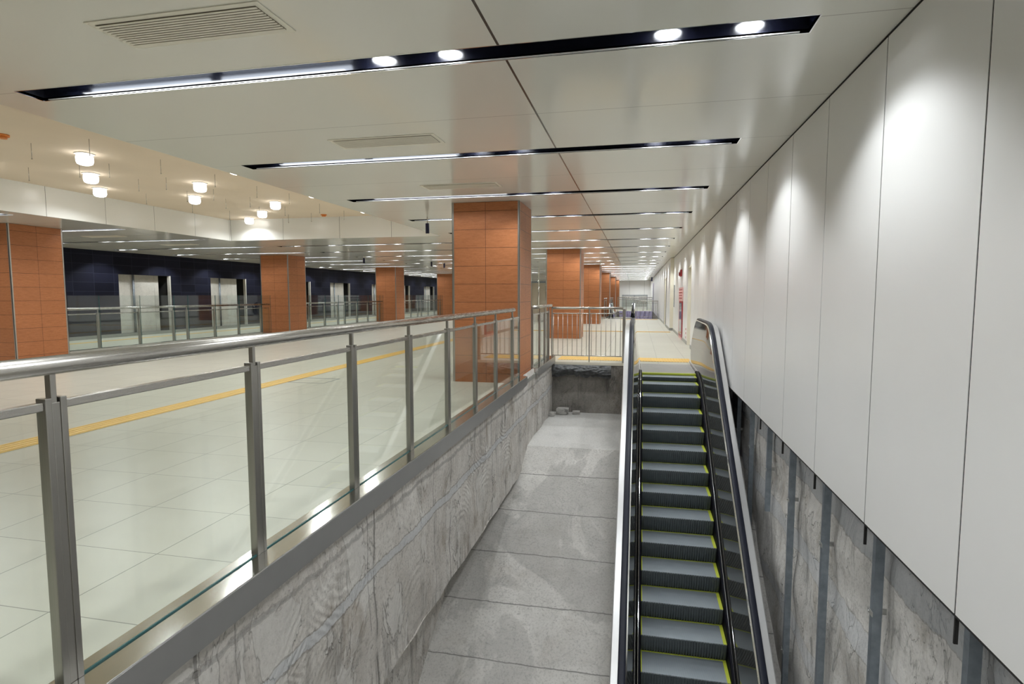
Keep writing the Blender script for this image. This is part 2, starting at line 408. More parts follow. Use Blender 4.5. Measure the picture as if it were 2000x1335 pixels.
# ------------------------------------------------------------------ mesh helpers
class MB:
    def __init__(s): s.v = []; s.f = []; s.m = []; s.smooth = []
    def quad(s, pts, mi=0, sm=False):
        b = len(s.v); s.v += [Vector(p) for p in pts]; s.f.append(tuple(range(b, b + len(pts)))); s.m.append(mi); s.smooth.append(sm)
        return s
    def box(s, x0, x1, y0, y1, z0, z1, mi=0, skip=''):
        if x0 > x1: x0, x1 = x1, x0
        if y0 > y1: y0, y1 = y1, y0
        if z0 > z1: z0, z1 = z1, z0
        b = len(s.v)
        s.v += [Vector(p) for p in ((x0,y0,z0),(x1,y0,z0),(x1,y1,z0),(x0,y1,z0),(x0,y0,z1),(x1,y0,z1),(x1,y1,z1),(x0,y1,z1))]
        fs = {'b':(0,3,2,1),'t':(4,5,6,7),'n':(0,1,5,4),'e':(1,2,6,5),'f':(2,3,7,6),'w':(3,0,4,7)}
        for k, q in fs.items():
            if k in skip: continue
            s.f.append(tuple(b + i for i in q)); s.m.append(mi); s.smooth.append(False)
        return s
    def tube(s, pts, r, seg=12, mi=0, cap=True, sm=True, sx=1.0, sz=1.0):
        """round tube along a poly line; sx/sz scale the section sideways/up"""
        pts = [Vector(p) for p in pts]; rings = []
        n = len(pts)
        for i, p in enumerate(pts):
            d = (pts[min(i + 1, n - 1)] - pts[max(i - 1, 0)]).normalized()
            up = Vector((0, 0, 1)) if abs(d.z) < 0.95 else Vector((1, 0, 0))
            a = d.cross(up).normalized(); c = a.cross(d).normalized()
            b = len(s.v)
            for k in range(seg):
                t = 2 * PI * k / seg
                s.v.append(p + a * (r * sx * math.cos(t)) + c * (r * sz * math.sin(t)))
            rings.append(b)
        for i in range(n - 1):
            for k in range(seg):
                k2 = (k + 1) % seg
                s.f.append((rings[i] + k, rings[i] + k2, rings[i + 1] + k2, rings[i + 1] + k)); s.m.append(mi); s.smooth.append(sm)
        if cap:
            s.f.append(tuple(rings[0] + k for k in range(seg))[::-1]); s.m.append(mi); s.smooth.append(False)
            s.f.append(tuple(rings[-1] + k for k in range(seg))); s.m.append(mi); s.smooth.append(False)
        return s
    def disc(s, c, r, seg=20, mi=0, down=True):
        b = len(s.v)
        for k in range(seg):
            t = 2 * PI * k / seg
            s.v.append(Vector((c[0] + r * math.cos(t), c[1] + r * math.sin(t), c[2])))
        f = tuple(b + k for k in range(seg))
        s.f.append(f[::-1] if down else f); s.m.append(mi); s.smooth.append(False)
        return s
    def sweep(s, path, prof, mi=0, sm=False, closed=True, caps=True):
        """path: list of (y,z) ; prof: list of (x, n) offsets, n = along the path's normal"""
        rings = []
        n = len(path)
        for i in range(n):
            a = Vector(path[max(i - 1, 0)]); c = Vector(path[min(i + 1, n - 1)])
            d = (c - a).normalized(); nn = Vector((-d.y, d.x))
            b = len(s.v)
            for (px, pn) in prof:
                s.v.append(Vector((px, path[i][0] + nn.x * pn, path[i][1] + nn.y * pn)))
            rings.append(b)
        m_ = len(prof)
        for i in range(n - 1):
            for k in range(m_ if closed else m_ - 1):
                k2 = (k + 1) % m_
                s.f.append((rings[i] + k, rings[i] + k2, rings[i + 1] + k2, rings[i + 1] + k)); s.m.append(mi); s.smooth.append(sm)
        if caps and closed:
            s.f.append(tuple(rings[0] + k for k in range(m_))[::-1]); s.m.append(mi); s.smooth.append(False)
            s.f.append(tuple(rings[-1] + k for k in range(m_))); s.m.append(mi); s.smooth.append(False)
        return s
    def build(s, name, mats, parent=None, at=None, fix=True):
        if not isinstance(mats, (list, tuple)): mats = [mats]
        o0 = Vector((0, 0, 0))
        if at is not None: o0 = Vector(at)
        elif parent is not None:
            p = parent
            while p is not None: o0 = o0 + p.location; p = p.parent
        me = bpy.data.meshes.new(name)
        me.from_pydata([v - o0 for v in s.v], [], s.f)
        for m_ in mats: me.materials.append(m_)
        for i, p in enumerate(me.polygons):
            p.material_index = s.m[i]; p.use_smooth = s.smooth[i]
        if fix:
            bm = bmesh.new(); bm.from_mesh(me); bmesh.ops.recalc_face_normals(bm, faces=bm.faces); bm.to_mesh(me); bm.free()
        me.update()
        o = bpy.data.objects.new(name, me); COL.objects.link(o)
        if parent is not None: o.parent = parent
        elif at is not None: o.location = at
        return o

def thing(name, label, cat, loc=(0, 0, 0), group=None):
    o = bpy.data.objects.new(name, None); COL.objects.link(o)
    o.location = loc; o.empty_display_size = 0.1
    return tag(o, label, cat, group)

def tag(o, label, cat, group=None):
    o['label'] = label; o['category'] = cat
    if group: o['group'] = group
    return o

def struct(o):
    o['kind'] = 'structure'; return o

def dup(root, loc, label=None, group=None):
    r = root.copy(); COL.objects.link(r); r.location = loc
    if label: r['label'] = label
    if group: r['group'] = group
    for ch in list(root.children):
        c = ch.copy(); COL.objects.link(c); c.parent = r
        for g in ch.children:
            d = g.copy(); COL.objects.link(d); d.parent = c
    return r

def bevel(o, wd=0.003, seg=2):
    b = o.modifiers.new('bevel', 'BEVEL'); b.width = wd; b.segments = seg; b.limit_method = 'ANGLE'
    return o

def grid_holes(mb, axis, plane, a0, a1, b0, b1, holes, mi=0):
    """flat rectangle with rectangular holes. axis 'z': a=x,b=y ; axis 'x': a=y,b=z"""
    A = sorted({a0, a1, *[h[0] for h in holes], *[h[1] for h in holes]})
    B = sorted({b0, b1, *[h[2] for h in holes], *[h[3] for h in holes]})
    A = [a for a in A if a0 <= a <= a1]; B = [b for b in B if b0 <= b <= b1]
    for j in range(len(B) - 1):
        run = None
        for i in range(len(A) - 1):
            ca = (A[i] + A[i + 1]) / 2; cb = (B[j] + B[j + 1]) / 2
            hole = any(h[0] < ca < h[1] and h[2] < cb < h[3] for h in holes)
            if not hole:
                if run is None: run = A[i]
            if (hole or i == len(A) - 2) and run is not None:
                e = A[i] if hole else A[i + 1]
                if axis == 'z': mb.quad([(run, B[j], plane), (e, B[j], plane), (e, B[j + 1], plane), (run, B[j + 1], plane)], mi)
                else: mb.quad([(plane, run, B[j]), (plane, e, B[j]), (plane, e, B[j + 1]), (plane, run, B[j + 1])], mi)
                run = None

ORD = ['first', 'second', 'third', 'fourth', 'fifth', 'sixth', 'seventh', 'eighth', 'ninth', 'tenth', 'eleventh', 'twelfth',
       'thirteenth', 'fourteenth', 'fifteenth', 'sixteenth', 'seventeenth', 'eighteenth', 'nineteenth', 'twentieth',
       'twenty-first', 'twenty-second', 'twenty-third', 'twenty-fourth', 'twenty-fifth', 'twenty-sixth']

YB, YE = -5.0, 61.5
# ================================================================== SETTING
# ---- floor
PIT1 = (-1.78, 1.60, 0.9, 12.2)
PIT2 = (-1.78, 1.24, 35.3, 51.5)
mb = MB(); grid_holes(mb, 'z', 0.0, XL, 1.60, YB, YE, [PIT1, PIT2])
struct(mb.build('floor', M['floor'], fix=False))
# slab edge facing the pit at its far side
mb = MB(); mb.box(-1.78, 1.5, 12.185, 12.2, -0.055, -0.001)
struct(mb.build('trim_1', M['cream']))

# ---- ceiling with recesses
slots = []          # (x0, x1, yc, group)
for k in range(-2, 24):
    yc = SLOT0 + SLOTP * k
    slots.append((-4.46, 0.92, yc, 'right', k))
    slots.append((-16.75, -11.30, yc, 'left', k))
    if 5 <= k <= 14: slots.append((-10.75, -5.05, yc, 'middle', k))
SW = 0.105
C1 = (-10.9, -4.88, -3.5, 13.95)
C2 = (-10.9, -4.88, 41.5, 55.0)
VENTS = [(-2.44, 2.87), (-2.40, 5.33), (-2.38, 7.68)]
holes = [(s[0], s[1], s[2] - SW, s[2] + SW) for s in slots] + [C1, C2]
mb = MB(); grid_holes(mb, 'z', ZC, XL - 0.1, XW + 0.2, YB, YE, holes)
struct(mb.build('ceiling', M['ceiling'], fix=False))
ZT = 3.46
for i, c in enumerate((C1, C2)):
    mb = MB(); mb.quad([(c[0], c[2], ZT), (c[1], c[2], ZT), (c[1], c[3], ZT), (c[0], c[3], ZT)])
    struct(mb.build('ceiling_raised', M['coffer'], fix=False))
    # fascia of separate panels with open joints
    mb = MB(); t = 0.02
    ys = [c[2]] + [y for y in [8.9 + 1.25 * k for k in range(-12, 5)] if c[2] < y < c[3]] + [c[3]] if i == 0 else [c[2], (c[2] + c[3]) / 2, c[3]]
    for a, b in zip(ys[:-1], ys[1:]):
        mb.box(c[0] - t, c[0], a + 0.004, b - 0.004, ZC, ZT); mb.box(c[1], c[1] + t, a + 0.004, b - 0.004, ZC + 0.002, ZT)
    for a in ys[1:-1]: mb.box(c[0] - t, c[0] - 0.003, a - 0.005, a + 0.005, ZC, ZT, 1)
    xs = [c[0], -9.3, -7.65, -6.2, c[1]]
    for a, b in zip(xs[:-1], xs[1:]):
        mb.box(a + 0.004, b - 0.004, c[3], c[3] + t, ZC, ZT); mb.box(a + 0.004, b - 0.004, c[2] - t, c[2], ZC, ZT)
    for a in xs[1:-1]: mb.box(a - 0.005, a + 0.005, c[3] + 0.003, c[3] + t, ZC, ZT, 1)
    struct(mb.build('trim_2', [M['fascia'], M['blackmatt']]))

# ---- right wall: separate white panels, open joints, dark backing, raw concrete below
SEAM0, SEAMP = 2.775, 1.0375
mb = MB(); k = -8
DOOR1 = (16.08, 17.12)
while True:
    a = SEAM0 + SEAMP * k; b = a + SEAMP
    if a > 24.0: break
    b = min(b, 24.0); z0 = 0.03
    if a > 12.2 - 0.5: z0 = 0.0
    # door opening cut from the panels
    segs = [(a + 0.006, b - 0.006, z0)]
    out = []
    for (p, q, zz) in segs:
        if q > DOOR1[0] and p < DOOR1[1]:
            if p < DOOR1[0]: out.append((p, DOOR1[0], zz))
            if q > DOOR1[1]: out.append((DOOR1[1], q, zz))
            out.append((max(p, DOOR1[0]), min(q, DOOR1[1]), 2.22))
        else: out.append((p, q, zz))
    for p, q, zz in out: mb.box(XW, XW + 0.02, p, q, zz, ZC - 0.012)
    k += 1
struct(mb.build('wall_right', M['panel']))
mb = MB(); y = 24.0
k = 0
while y < YE:
    b = min(y + SEAMP, YE)
    if not (27.6 < (y + b) / 2 < 28.7): mb.box(1.24, 1.26, y + 0.004, b - 0.004, 0, ZC - 0.012)
    else: mb.box(1.24, 1.26, y + 0.004, b - 0.004, 2.2, ZC - 0.012)
    y = b
mb.box(1.241, XW + 0.02, 23.98, 24.0, 0, ZC - 0.012, 1)
struct(mb.build('wall_right_far', [M['panel'], M['cream']]))
mb = MB(); mb.box(XW + 0.003, XW + 0.03, YB, 16.06, 0.045, ZC - 0.013); mb.box(XW + 0.003, XW + 0.03, 17.14, 23.97, 0.02, ZC - 0.013)
mb.box(1.243, 1.27, 24.02, 27.59, 0.01, ZC - 0.013); mb.box(1.243, 1.27, 28.76, YE, 0.01, ZC - 0.013); mb.box(XW - 0.004, XW + 0.05, YB, 24, ZC - 0.010, ZC - 0.001)
struct(mb.build('wall_right_backing', M['blackmatt']))
# raw wall under the panels: slightly uneven slab
mb = MB(); ny, nz = 130, 60
for j in range(nz):
    for i in range(ny):
        P4 = []
        for (di, dj) in ((0, 0), (1, 0), (1, 1), (0, 1)):
            yy = 0.2 + (12.6 - 0.2) * (i + di) / ny; zz = -5.2 + 5.4 * (j + dj) / nz
            xx = 1.60 + 0.012 * math.sin(yy * 7 + 3 * math.sin(zz * 2.1)) + 0.010 * math.sin(zz * 9 + yy * 2)
            P4.append((xx, yy, zz))
        mb.quad(P4, 0, True)
struct(mb.build('wall_right_concrete', M['rawwall'], fix=False))

# ---- left dark wall with openings, plinth
ops = [(16.55, 18.80), (20.92, 23.14), (26.15, 28.43), (30.51, 32.82), (35.85, 38.1), (40.2, 42.4), (45.5, 47.9), (50.0, 52.2), (6.8, 9.0), (11.2, 13.4)]
mb = MB(); grid_holes(mb, 'x', XL, YB, YE, 0, ZC, [(a, b, 0.1, 2.15) for a, b in ops])
struct(mb.build('wall_left', M['darkwall'], fix=False))
mb = MB(); mb.box(XL, XL + 0.06, YB, YE, 0, 0.11); struct(mb.build('baseboard_left', M['plinth']))
for i, (a, b) in enumerate(ops):
    w_ = b - a
    mb = MB()
    mb.box(XL - 0.30, XL - 0.25, a - 0.1, a + w_ * 0.86, 0, 2.4, 0)           # rear concrete
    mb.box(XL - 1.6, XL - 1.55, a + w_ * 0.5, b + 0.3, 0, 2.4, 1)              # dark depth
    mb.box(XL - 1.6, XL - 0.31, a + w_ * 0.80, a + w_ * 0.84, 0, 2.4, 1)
    mb.box(XL - 0.25, XL - 0.001, a - 0.05, a, 0, 2.4, 0)
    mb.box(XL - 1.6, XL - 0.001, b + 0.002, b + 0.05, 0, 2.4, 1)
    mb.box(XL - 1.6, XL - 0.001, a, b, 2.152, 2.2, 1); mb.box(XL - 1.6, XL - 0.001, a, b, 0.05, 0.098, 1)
    o = struct(mb.build('door_%d' % (i + 3), [M['niche'], M['blackmatt']]))
    mb = MB(); mb.box(XL - 0.10, XL + 0.015, b - 0.05, b, 0.1, 2.15); mb.build('jamb', M['niche'], o)
    mb = MB(); mb.tube([(XL - 0.2, a + w_ * 0.34, 0.1), (XL - 0.2, a + w_ * 0.34, 2.15)], 0.022, 8)
    mb.tube([(XL - 0.2, a + w_ * 0.365, 0.1), (XL - 0.2, a + w_ * 0.365, 2.15)], 0.012, 8); mb.build('pipe', M['galv'], o)

# ---- end walls
mb = MB(); x = XL
while x < 1.3:
    mb.box(x + 0.006, min(x + 1.5, 1.38) - 0.006, YE, YE + 0.02, 0, ZC); x += 1.5
mb.box(XL, 1.45, YE + 0.03, YE + 0.04, 0, ZC, 1)
struct(mb.build('wall_far', [M['panel'], M['blackmatt']]))
mb = MB(); mb.box(XL - 0.1, 1.7, YB - 0.1, YB, -5.2, 3.6); struct(mb.build('wall_back', M['panel']))

# ---- pit under the stair opening
mb = MB(); n = 56; y0, y1 = 0.9, 12.2
def beam_bot(y): return -1.38 - (0.035 * ((y * 1.37) % 1.0)) if y < 8.9 else -1.9
for i in range(n):
    a = y0 + (y1 - y0) * i / n; b = y0 + (y1 - y0) * (i + 1) / n
    ta = beam_bot(a + 1e-4); tb = beam_bot(b - 1e-4)
    mm = 8
    for j in range(mm):
        f0, f1 = j / mm, (j + 1) / mm
        def px(y, z): return -1.775 + 0.010 * math.sin(y * 5.3 + z * 4) + 0.006 * math.sin(z * 11 + y * 3)
        za0, za1 = 0.0 + ta * f0, 0.0 + ta * f1; zb0, zb1 = tb * f0, tb * f1
        mb.quad([(px(a, za0), a, za0), (px(b, zb0), b, zb0), (px(b, zb1), b, zb1), (px(a, za1), a, za1)], 0, True)
    mb.quad([(-1.775, a, ta), (-1.775, b, tb), (-2.45, b, tb), (-2.45, a, ta)])
struct(mb.build('wall_pit_left', M['beam'], fix=False))
mb = MB(); mb.box(-2.6, -2.42, 0.9, 9.6, -5.2, -1.3); struct(mb.build('wall_pit_under', M['beam']))
mb = MB()
nx = 40; nz = 20
for i in range(nx):
    for j in range(nz):
        P4 = []
        for (di, dj) in ((0, 0), (1, 0), (1, 1), (0, 1)):
            xx = -1.8 + 3.4 * (i + di) / nx; zz = -1.3 + 1.24 * (j + dj) / nz
            P4.append((xx, 12.2 + 0.012 * math.sin(xx * 9 + zz * 5) , zz))
        mb.quad(P4, 0, True)
struct(mb.build('wall_pit_back', M['pitback'], fix=False))
mb = MB(); mb.box(-1.8, 1.62, 9.3, 12.3, -1.25, -1.08); struct(mb.build('floor_landing', M['landing']))
mb = MB()
ysl = 9.3; SL = 0.60; ylow = 9.3 - (5.0 - 1.08) / SL
nx, ny = 12, 60
for i in range(nx):
    for j in range(ny):
        P4 = []
        for (di, dj) in ((0, 0), (1, 0), (1, 1), (0, 1)):
            xx = -2.45 + 4.1 * (i + di) / nx; yy = ylow + (ysl - ylow) * (j + dj) / ny
            zz = -1.08 - (ysl - yy) * SL
            if 0 < j + dj < ny: zz += 0.006 * math.sin(yy * 3.1 + xx * 2.3)
            P4.append((xx, yy, zz))
        mb.quad(P4, 0, True)
struct(mb.build('floor_slope', M['slope'], fix=False))
mb = MB(); mb.box(-2.6, 1.7, YB, ylow, -5.1, -5.0); struct(mb.build('floor_lower', M['landing']))
mb = MB(); mb.box(-2.6, 1.7, 0.7, 0.9, -1.2, -0.002); struct(mb.build('wall_pit_near', M['beam']))

# second opening, far down the hall
mb = MB(); mb.box(-1.9, -1.78, 35.3, 51.5, -3, -0.002); mb.box(1.24, 1.3, 35.3, 51.5, -3, -0.03); mb.box(-1.9, 1.3, 51.5, 51.6, -3, -0.002)
mb.box(-1.9, 1.3, 35.2, 35.3, -3, -0.002); mb.box(-1.9, 1.3, 35.2, 51.6, -3.1, -3)
struct(mb.build('wall_pit_far', M['pitback']))

# skirting along the right wall
mb = MB(); mb.box(XW - 0.012, XW, 17.15, 23.98, 0, 0.10); mb.box(XW - 0.012, XW, 12.3, 16.05, 0, 0.10)
struct(mb.build('baseboard_right', M['base']))
mb = MB(); mb.box(1.228, 1.24, 24.0, 27.6, 0, 0.10); mb.box(1.228, 1.24, 28.7, 35.2, 0, 0.10); mb.box(1.228, XW - 0.012, 23.965, 23.98, 0, 0.10)
struct(mb.build('baseboard_right_far', M['base']))
# doors in the right wall
mb = MB(); mb.box(XW + 0.10, XW + 0.13, DOOR1[0], DOOR1[1], 0, 2.22, 0)
d = struct(mb.build('door_1', M['panel']))
mb = MB(); mb.box(XW - 0.004, XW + 0.12, DOOR1[1] - 0.03, DOOR1[1] + 0.012, 0, 2.22); mb.box(XW - 0.004, XW + 0.12, DOOR1[0] - 0.01, DOOR1[0] + 0.03, 0, 2.22)
mb.box(XW - 0.004, XW + 0.12, DOOR1[0] + 0.03, DOOR1[1] - 0.03, 2.18, 2.23); mb.build('door_frame', M['cream'], d)
mb = MB(); mb.tube([(XW + 0.06, 16.25, 0.98), (XW + 0.06, 16.38, 0.98)], 0.012, 8); mb.box(XW + 0.06, XW + 0.1, 16.24, 16.27, 0.96, 1.0); mb.build('door_handle', M['steel'], d)
mb = MB(); mb.box(1.34, 1.37, 27.6, 28.75, 0, 2.2)
d = struct(mb.build('door_2', M['panel']))
mb = MB(); mb.box(1.236, 1.36, 28.68, 28.72, 0, 2.2); mb.box(1.236, 1.36, 27.6, 27.64, 0, 2.2); mb.box(1.236, 1.36, 27.64, 28.68, 2.16, 2.2); mb.build('door_frame', M['cream'], d)

# ================================================================== CEILING LIGHTS
def add_spot(name, loc, e, parent, size=PI * 0.69, blend=0.35, r=0.06):
    l = bpy.data.lights.new(name, 'SPOT'); l.energy = e; l.color = LAMPCOL
    l.spot_size = size; l.spot_blend = blend; l.shadow_soft_size = r
    o = bpy.data.objects.new(name, l); COL.objects.link(o)
    o.parent = parent; o.location = Vector(loc) - parent.location
    return o

def add_area(name, loc, e, sx, sy, parent):
    l = bpy.data.lights.new(name, 'AREA'); l.energy = e; l.color = LAMPCOL
    l.shape = 'RECTANGLE'; l.size = sx; l.size_y = sy
    o = bpy.data.objects.new(name, l); COL.objects.link(o)
    o.parent = parent; o.location = Vector(loc) - parent.location
    return o

def make_slot(x0, x1, yc, grp):
    mid = (x0 + x1) / 2
    t = thing('recessed_ceiling_light', '', 'ceiling light', (mid, yc, ZC))
    h = 0.125; z1 = ZC + h
    mb = MB()
    y0, y1 = yc - SW, yc + SW
    mb.quad([(x0, y0, ZC), (x1, y0, ZC), (x1, y0, z1), (x0, y0, z1)])
    mb.quad([(x0, y1, ZC), (x1, y1, ZC), (x1, y1, z1), (x0, y1, z1)])
    mb.quad([(x0, y0, ZC), (x0, y1, ZC), (x0, y1, z1), (x0, y0, z1)])
    mb.quad([(x1, y0, ZC), (x1, y1, ZC), (x1, y1, z1), (x1, y0, z1)])
    mb.quad([(x0, y0, z1), (x1, y0, z1), (x1, y1, z1), (x0, y1, z1)])
    mb.build('recess_housing', M['gloss'], t, fix=False)
    mb = MB()
    mb.box(x0 - 0.008, x1 + 0.008, y1, y1 + 0.006, ZC - 0.004, ZC + 0.02)
    mb.box(x0 - 0.008, x1 + 0.008, y0 - 0.006, y0, ZC - 0.002, ZC + 0.02)
    mb.box(x0 - 0.008, x0, y0, y1, ZC - 0.004, ZC + 0.02); mb.box(x1, x1 + 0.008, y0, y1, ZC - 0.004, ZC + 0.02)
    # flange that the tubes light up
    mb.build('rim', M['chrome'], t)
    mb = MB(); mb.box(x0 + 0.05, x1 - 0.05, y1 - 0.008, y1 - 0.002, ZC + 0.001, ZC + 0.006)
    mb.build('lower_flange', M['white'], t)
    if grp == 'right': lamps = [0.62, 0.15, -1.24, -1.71]; tubes = [(-4.15, -3.12), (-3.0, -1.98)]
    elif grp == 'left': lamps = [-16.6, -16.1, -14.54, -14.07]; tubes = [(-13.8, -12.78), (-12.66, -11.63)]
    else: lamps = [-10.2, -9.0, -6.9, -5.7]; tubes = [(-8.6, -7.3)]
    for lx in lamps:
        mb = MB(); mb.tube([(lx, yc, z1 - 0.022), (lx, yc, z1 - 0.002)], 0.082, 20, 1, False)
        mb.disc((lx, yc, z1 - 0.012), 0.080, 20, 0)
        mb.build('lamp', [M['lamp'], M['chrome']], t, fix=False)
    for a, b in tubes:
        mb = MB(); mb.tube([(a, y0 + 0.058, z1 - 0.034), (b, y0 + 0.058, z1 - 0.034)], 0.024, 10)
        mb.build('tube', M['tube'], t)
    return t, lamps, tubes

protos = {}
cnt = {'right': 0, 'left': 0, 'middle': 0}
GN = {'right': 'over the escalator side', 'left': 'over the far dark wall aisle', 'middle': 'across the middle hall'}
for (x0, x1, yc, grp, k) in slots:
    if grp not in protos:
        t, lamps, tubes = make_slot(x0, x1, yc, grp); protos[grp] = (t, lamps, tubes)
    else:
        t = dup(protos[grp][0], ((x0 + x1) / 2, yc, ZC)); lamps, tubes = protos[grp][1:]
    i = cnt[grp]; cnt[grp] += 1
    if grp == 'middle': n = ORD[i]; ref = 'from the raised ceiling'
    else:
        n = ORD[k] if k >= 0 else ['overhead', 'behind the camera'][-1 - k]; ref = 'from the camera' if k >= 0 else ''
    t['label'] = ('black recessed ceiling light %s, %s %s' % (GN[grp], n, ref)).strip()
    t['group'] = 'recessed ceiling lights ' + GN[grp]
SPOTS = []
for o in list(COL.objects):
    if o.type == 'EMPTY' and o.name.startswith('recessed_ceiling_light'):
        x = o.location.x; yc = o.location.y
        grp = 'right' if x > -5 else ('left' if x < -11 else 'middle')
        lamps, tubes = protos[grp][1:]
        if yc < 30:
            if grp == 'left' and yc < 5: lamps = lamps[:2]
            for q, lx in enumerate(lamps):
                add_spot('lamp_light', (lx, yc, ZC + 0.075), E_WALL * (1.7 if grp == 'left' else 1.0) if (q == 0 and grp != 'middle') else E_SPOT * (1.0 if grp == 'right' else 0.6), o)
            a, b = tubes[0][0], tubes[-1][1]
            add_area('tube_light', ((a + b) / 2, yc, ZC + 0.05), E_TUBE, abs(b - a), 0.12, o)
        else:
            lx = lamps[0]
            add_spot('lamp_light', (lx, yc, ZC + 0.075), E_WALL * 0.7, o)
            add_area('tube_light', (sum(lamps) / 4, yc, ZC + 0.05), E_SPOT * 1.05, 3.0, 0.12, o)

# ---- downlights in the raised ceiling
DL = [(-7.84, 7.01), (-9.01, 8.15), (-10.07, 9.28), (-6.15, 8.05), (-7.83, 9.25), (-8.96, 10.42), (-10.07, 11.55), (-6.15, 10.25),
      (-7.80, 11.45), (-8.95, 12.6), (-10.07, 13.62), (-6.15, 12.38), (-5.3, 5.5), (-7.84, 4.75), (-9.0, 5.9), (-10.07, 7.1),
      (-5.6, 7.0), (-5.6, 9.25), (-5.6, 11.45)]
DL = [d for d in DL if d not in ((-10.07, 11.55),)]
VIS = {0: 'nearest of the bright square downlights in the beige raised ceiling',
       1: 'downlight in the raised ceiling, second of the near trio by the fascia',
       2: 'downlight in the raised ceiling, third of the near trio, closest to the white fascia',
       4: 'bright downlight in the middle of the raised ceiling, front one of a pair',
       5: 'bright downlight in the middle of the raised ceiling, rear one of a pair',
       7: 'downlight in the raised ceiling half hidden by the lower ceiling edge, middle one',
       8: 'downlight in the far trio of the raised ceiling, right one',
       9: 'downlight in the far trio of the raised ceiling, middle one',
       10: 'downlight in the far trio, left one tucked in the fascia corner'}
VIS[3] = 'downlight in the raised ceiling peeking past the lower ceiling edge, nearest one'
VIS = {0: VIS[0], 1: VIS[1], 2: VIS[2], 3: VIS[3], 4: VIS[4], 5: VIS[5], 6: VIS[7], 7: VIS[8], 8: VIS[9], 9: VIS[10],
       10: 'downlight in the raised ceiling at the lower ceiling edge, farthest one'}
first = None
for i, (x, y) in enumerate(DL):
    lab = VIS.get(i, 'square downlight in the raised ceiling above the left edge of the view')
    if first is None:
        t = thing('downlight', lab, 'downlight', (x, y, ZT), 'downlights in the raised ceiling'); first = t
        mb = MB(); r = 0.095
        pts = []
        for k in range(24):
            a = 2 * PI * k / 24; c, s_ = math.cos(a), math.sin(a)
            q = (abs(c) ** 3.2 + abs(s_) ** 3.2) ** (-1 / 3.2)
            pts.append((x + r * q * c, y + r * q * s_, ZT - 0.012))
        lens = [(0.0, 0.9), (-0.04, 1.0), (-0.10, 1.0), (-0.135, 0.88), (-0.15, 0.6)]
        for (d0, s0), (d1, s1) in zip(lens[:-1], lens[1:]):
            for k in range(24):
                k2 = (k + 1) % 24
                f_ = lambda p, sc, d: (x + (p[0] - x) * sc, y + (p[1] - y) * sc, ZT - 0.014 + d)
                mb.quad([f_(pts[k], s0, d0), f_(pts[k2], s0, d0), f_(pts[k2], s1, d1), f_(pts[k], s1, d1)], 0, True)
        mb.quad([(x + (p[0] - x) * 0.6, y + (p[1] - y) * 0.6, ZT - 0.164) for p in pts][::-1])
        mb.build('lens', M['downl'], t, fix=False)
        mb = MB()
        for k in range(24):
            k2 = (k + 1) % 24
            o1 = [(x + (p[0] - x) * 1.18, y + (p[1] - y) * 1.18, ZT - 0.014) for p in (pts[k], pts[k2])]
            mb.quad([(pts[k][0], pts[k][1], ZT - 0.016), (pts[k2][0], pts[k2][1], ZT - 0.016), o1[1], o1[0]])
            mb.quad([o1[0], o1[1], (o1[1][0], o1[1][1], ZT), (o1[0][0], o1[0][1], ZT)])
        mb.build('bezel', M['white'], t)
    else:
        t = dup(first, (x, y, ZT), lab)
        if i not in VIS: t['group'] = 'downlights in the raised ceiling'
    add_spot('downlight_light', (x, y, ZT - 0.175), E_COFFER, t, PI * 0.93, 0.5, 0.07)
for i, (x, y) in enumerate([(-7.9, 44), (-7.9, 48), (-9.6, 46), (-6.2, 46), (-7.9, 52)]):
    t = dup(first, (x, y, ZT), 'small bright downlight in the second raised ceiling far beyond the columns', 'far raised ceiling downlights')
    add_spot('downlight_light', (x, y, ZT - 0.175), E_COFFER * 1.6, t, PI * 0.93, 0.5, 0.07)

# ---- thin rods hanging in the raised ceiling
rods = [(-8.01, 6.39), (-9.56, 7.56), (-7.06, 6.39), (-8.52, 7.52), (-8.07, 7.62), (-7.07, 7.56), (-8.63, 8.72), (-8.05, 8.71), (-9.7, 9.97),
        (-7.04, 8.67), (-8.05, 9.86), (-8.68, 9.9), (-7.03, 9.76), (-7.94, 10.79), (-6.89, 10.58), (-8.57, 10.85), (-7.0, 11.9), (-8.0, 12.1),
        (-8.6, 12.0), (-9.7, 11.2), (-9.7, 12.4), (-7.0, 13.0), (-8.0, 13.2), (-8.7, 13.3)]
rod0 = None
for (x, y) in rods:
    if rod0 is None:
        mb = MB(); mb.tube([(x, y, ZT), (x, y, ZT - 0.20)], 0.004, 6); mb.tube([(x, y, ZT - 0.2), (x, y, ZT - 0.212)], 0.010, 6)
        rod0 = mb.build('hanging_rod', M['steel'], at=(x, y, ZT)); tag(rod0, 'thin metal rod hanging from the beige raised ceiling', 'hanging rod', 'thin rods hanging in the raised ceiling')
    else:
        o = rod0.copy(); COL.objects.link(o); o.location = (x, y, ZT)
for (x, y, lab) in ((-7.83, 13.5, 'small orange detector on the raised ceiling by the far fascia'), (-7.94, 5.98, 'small orange detector on the raised ceiling at the left edge of the picture')):
    mb = MB(); mb.tube([(x, y, ZT), (x, y, ZT - 0.025)], 0.075, 14); mb.tube([(x, y, ZT - 0.025), (x, y, ZT - 0.05)], 0.05, 14)
    o = mb.build('smoke_detector', M['orangep'], at=(x, y, ZT)); tag(o, lab, 'detector')

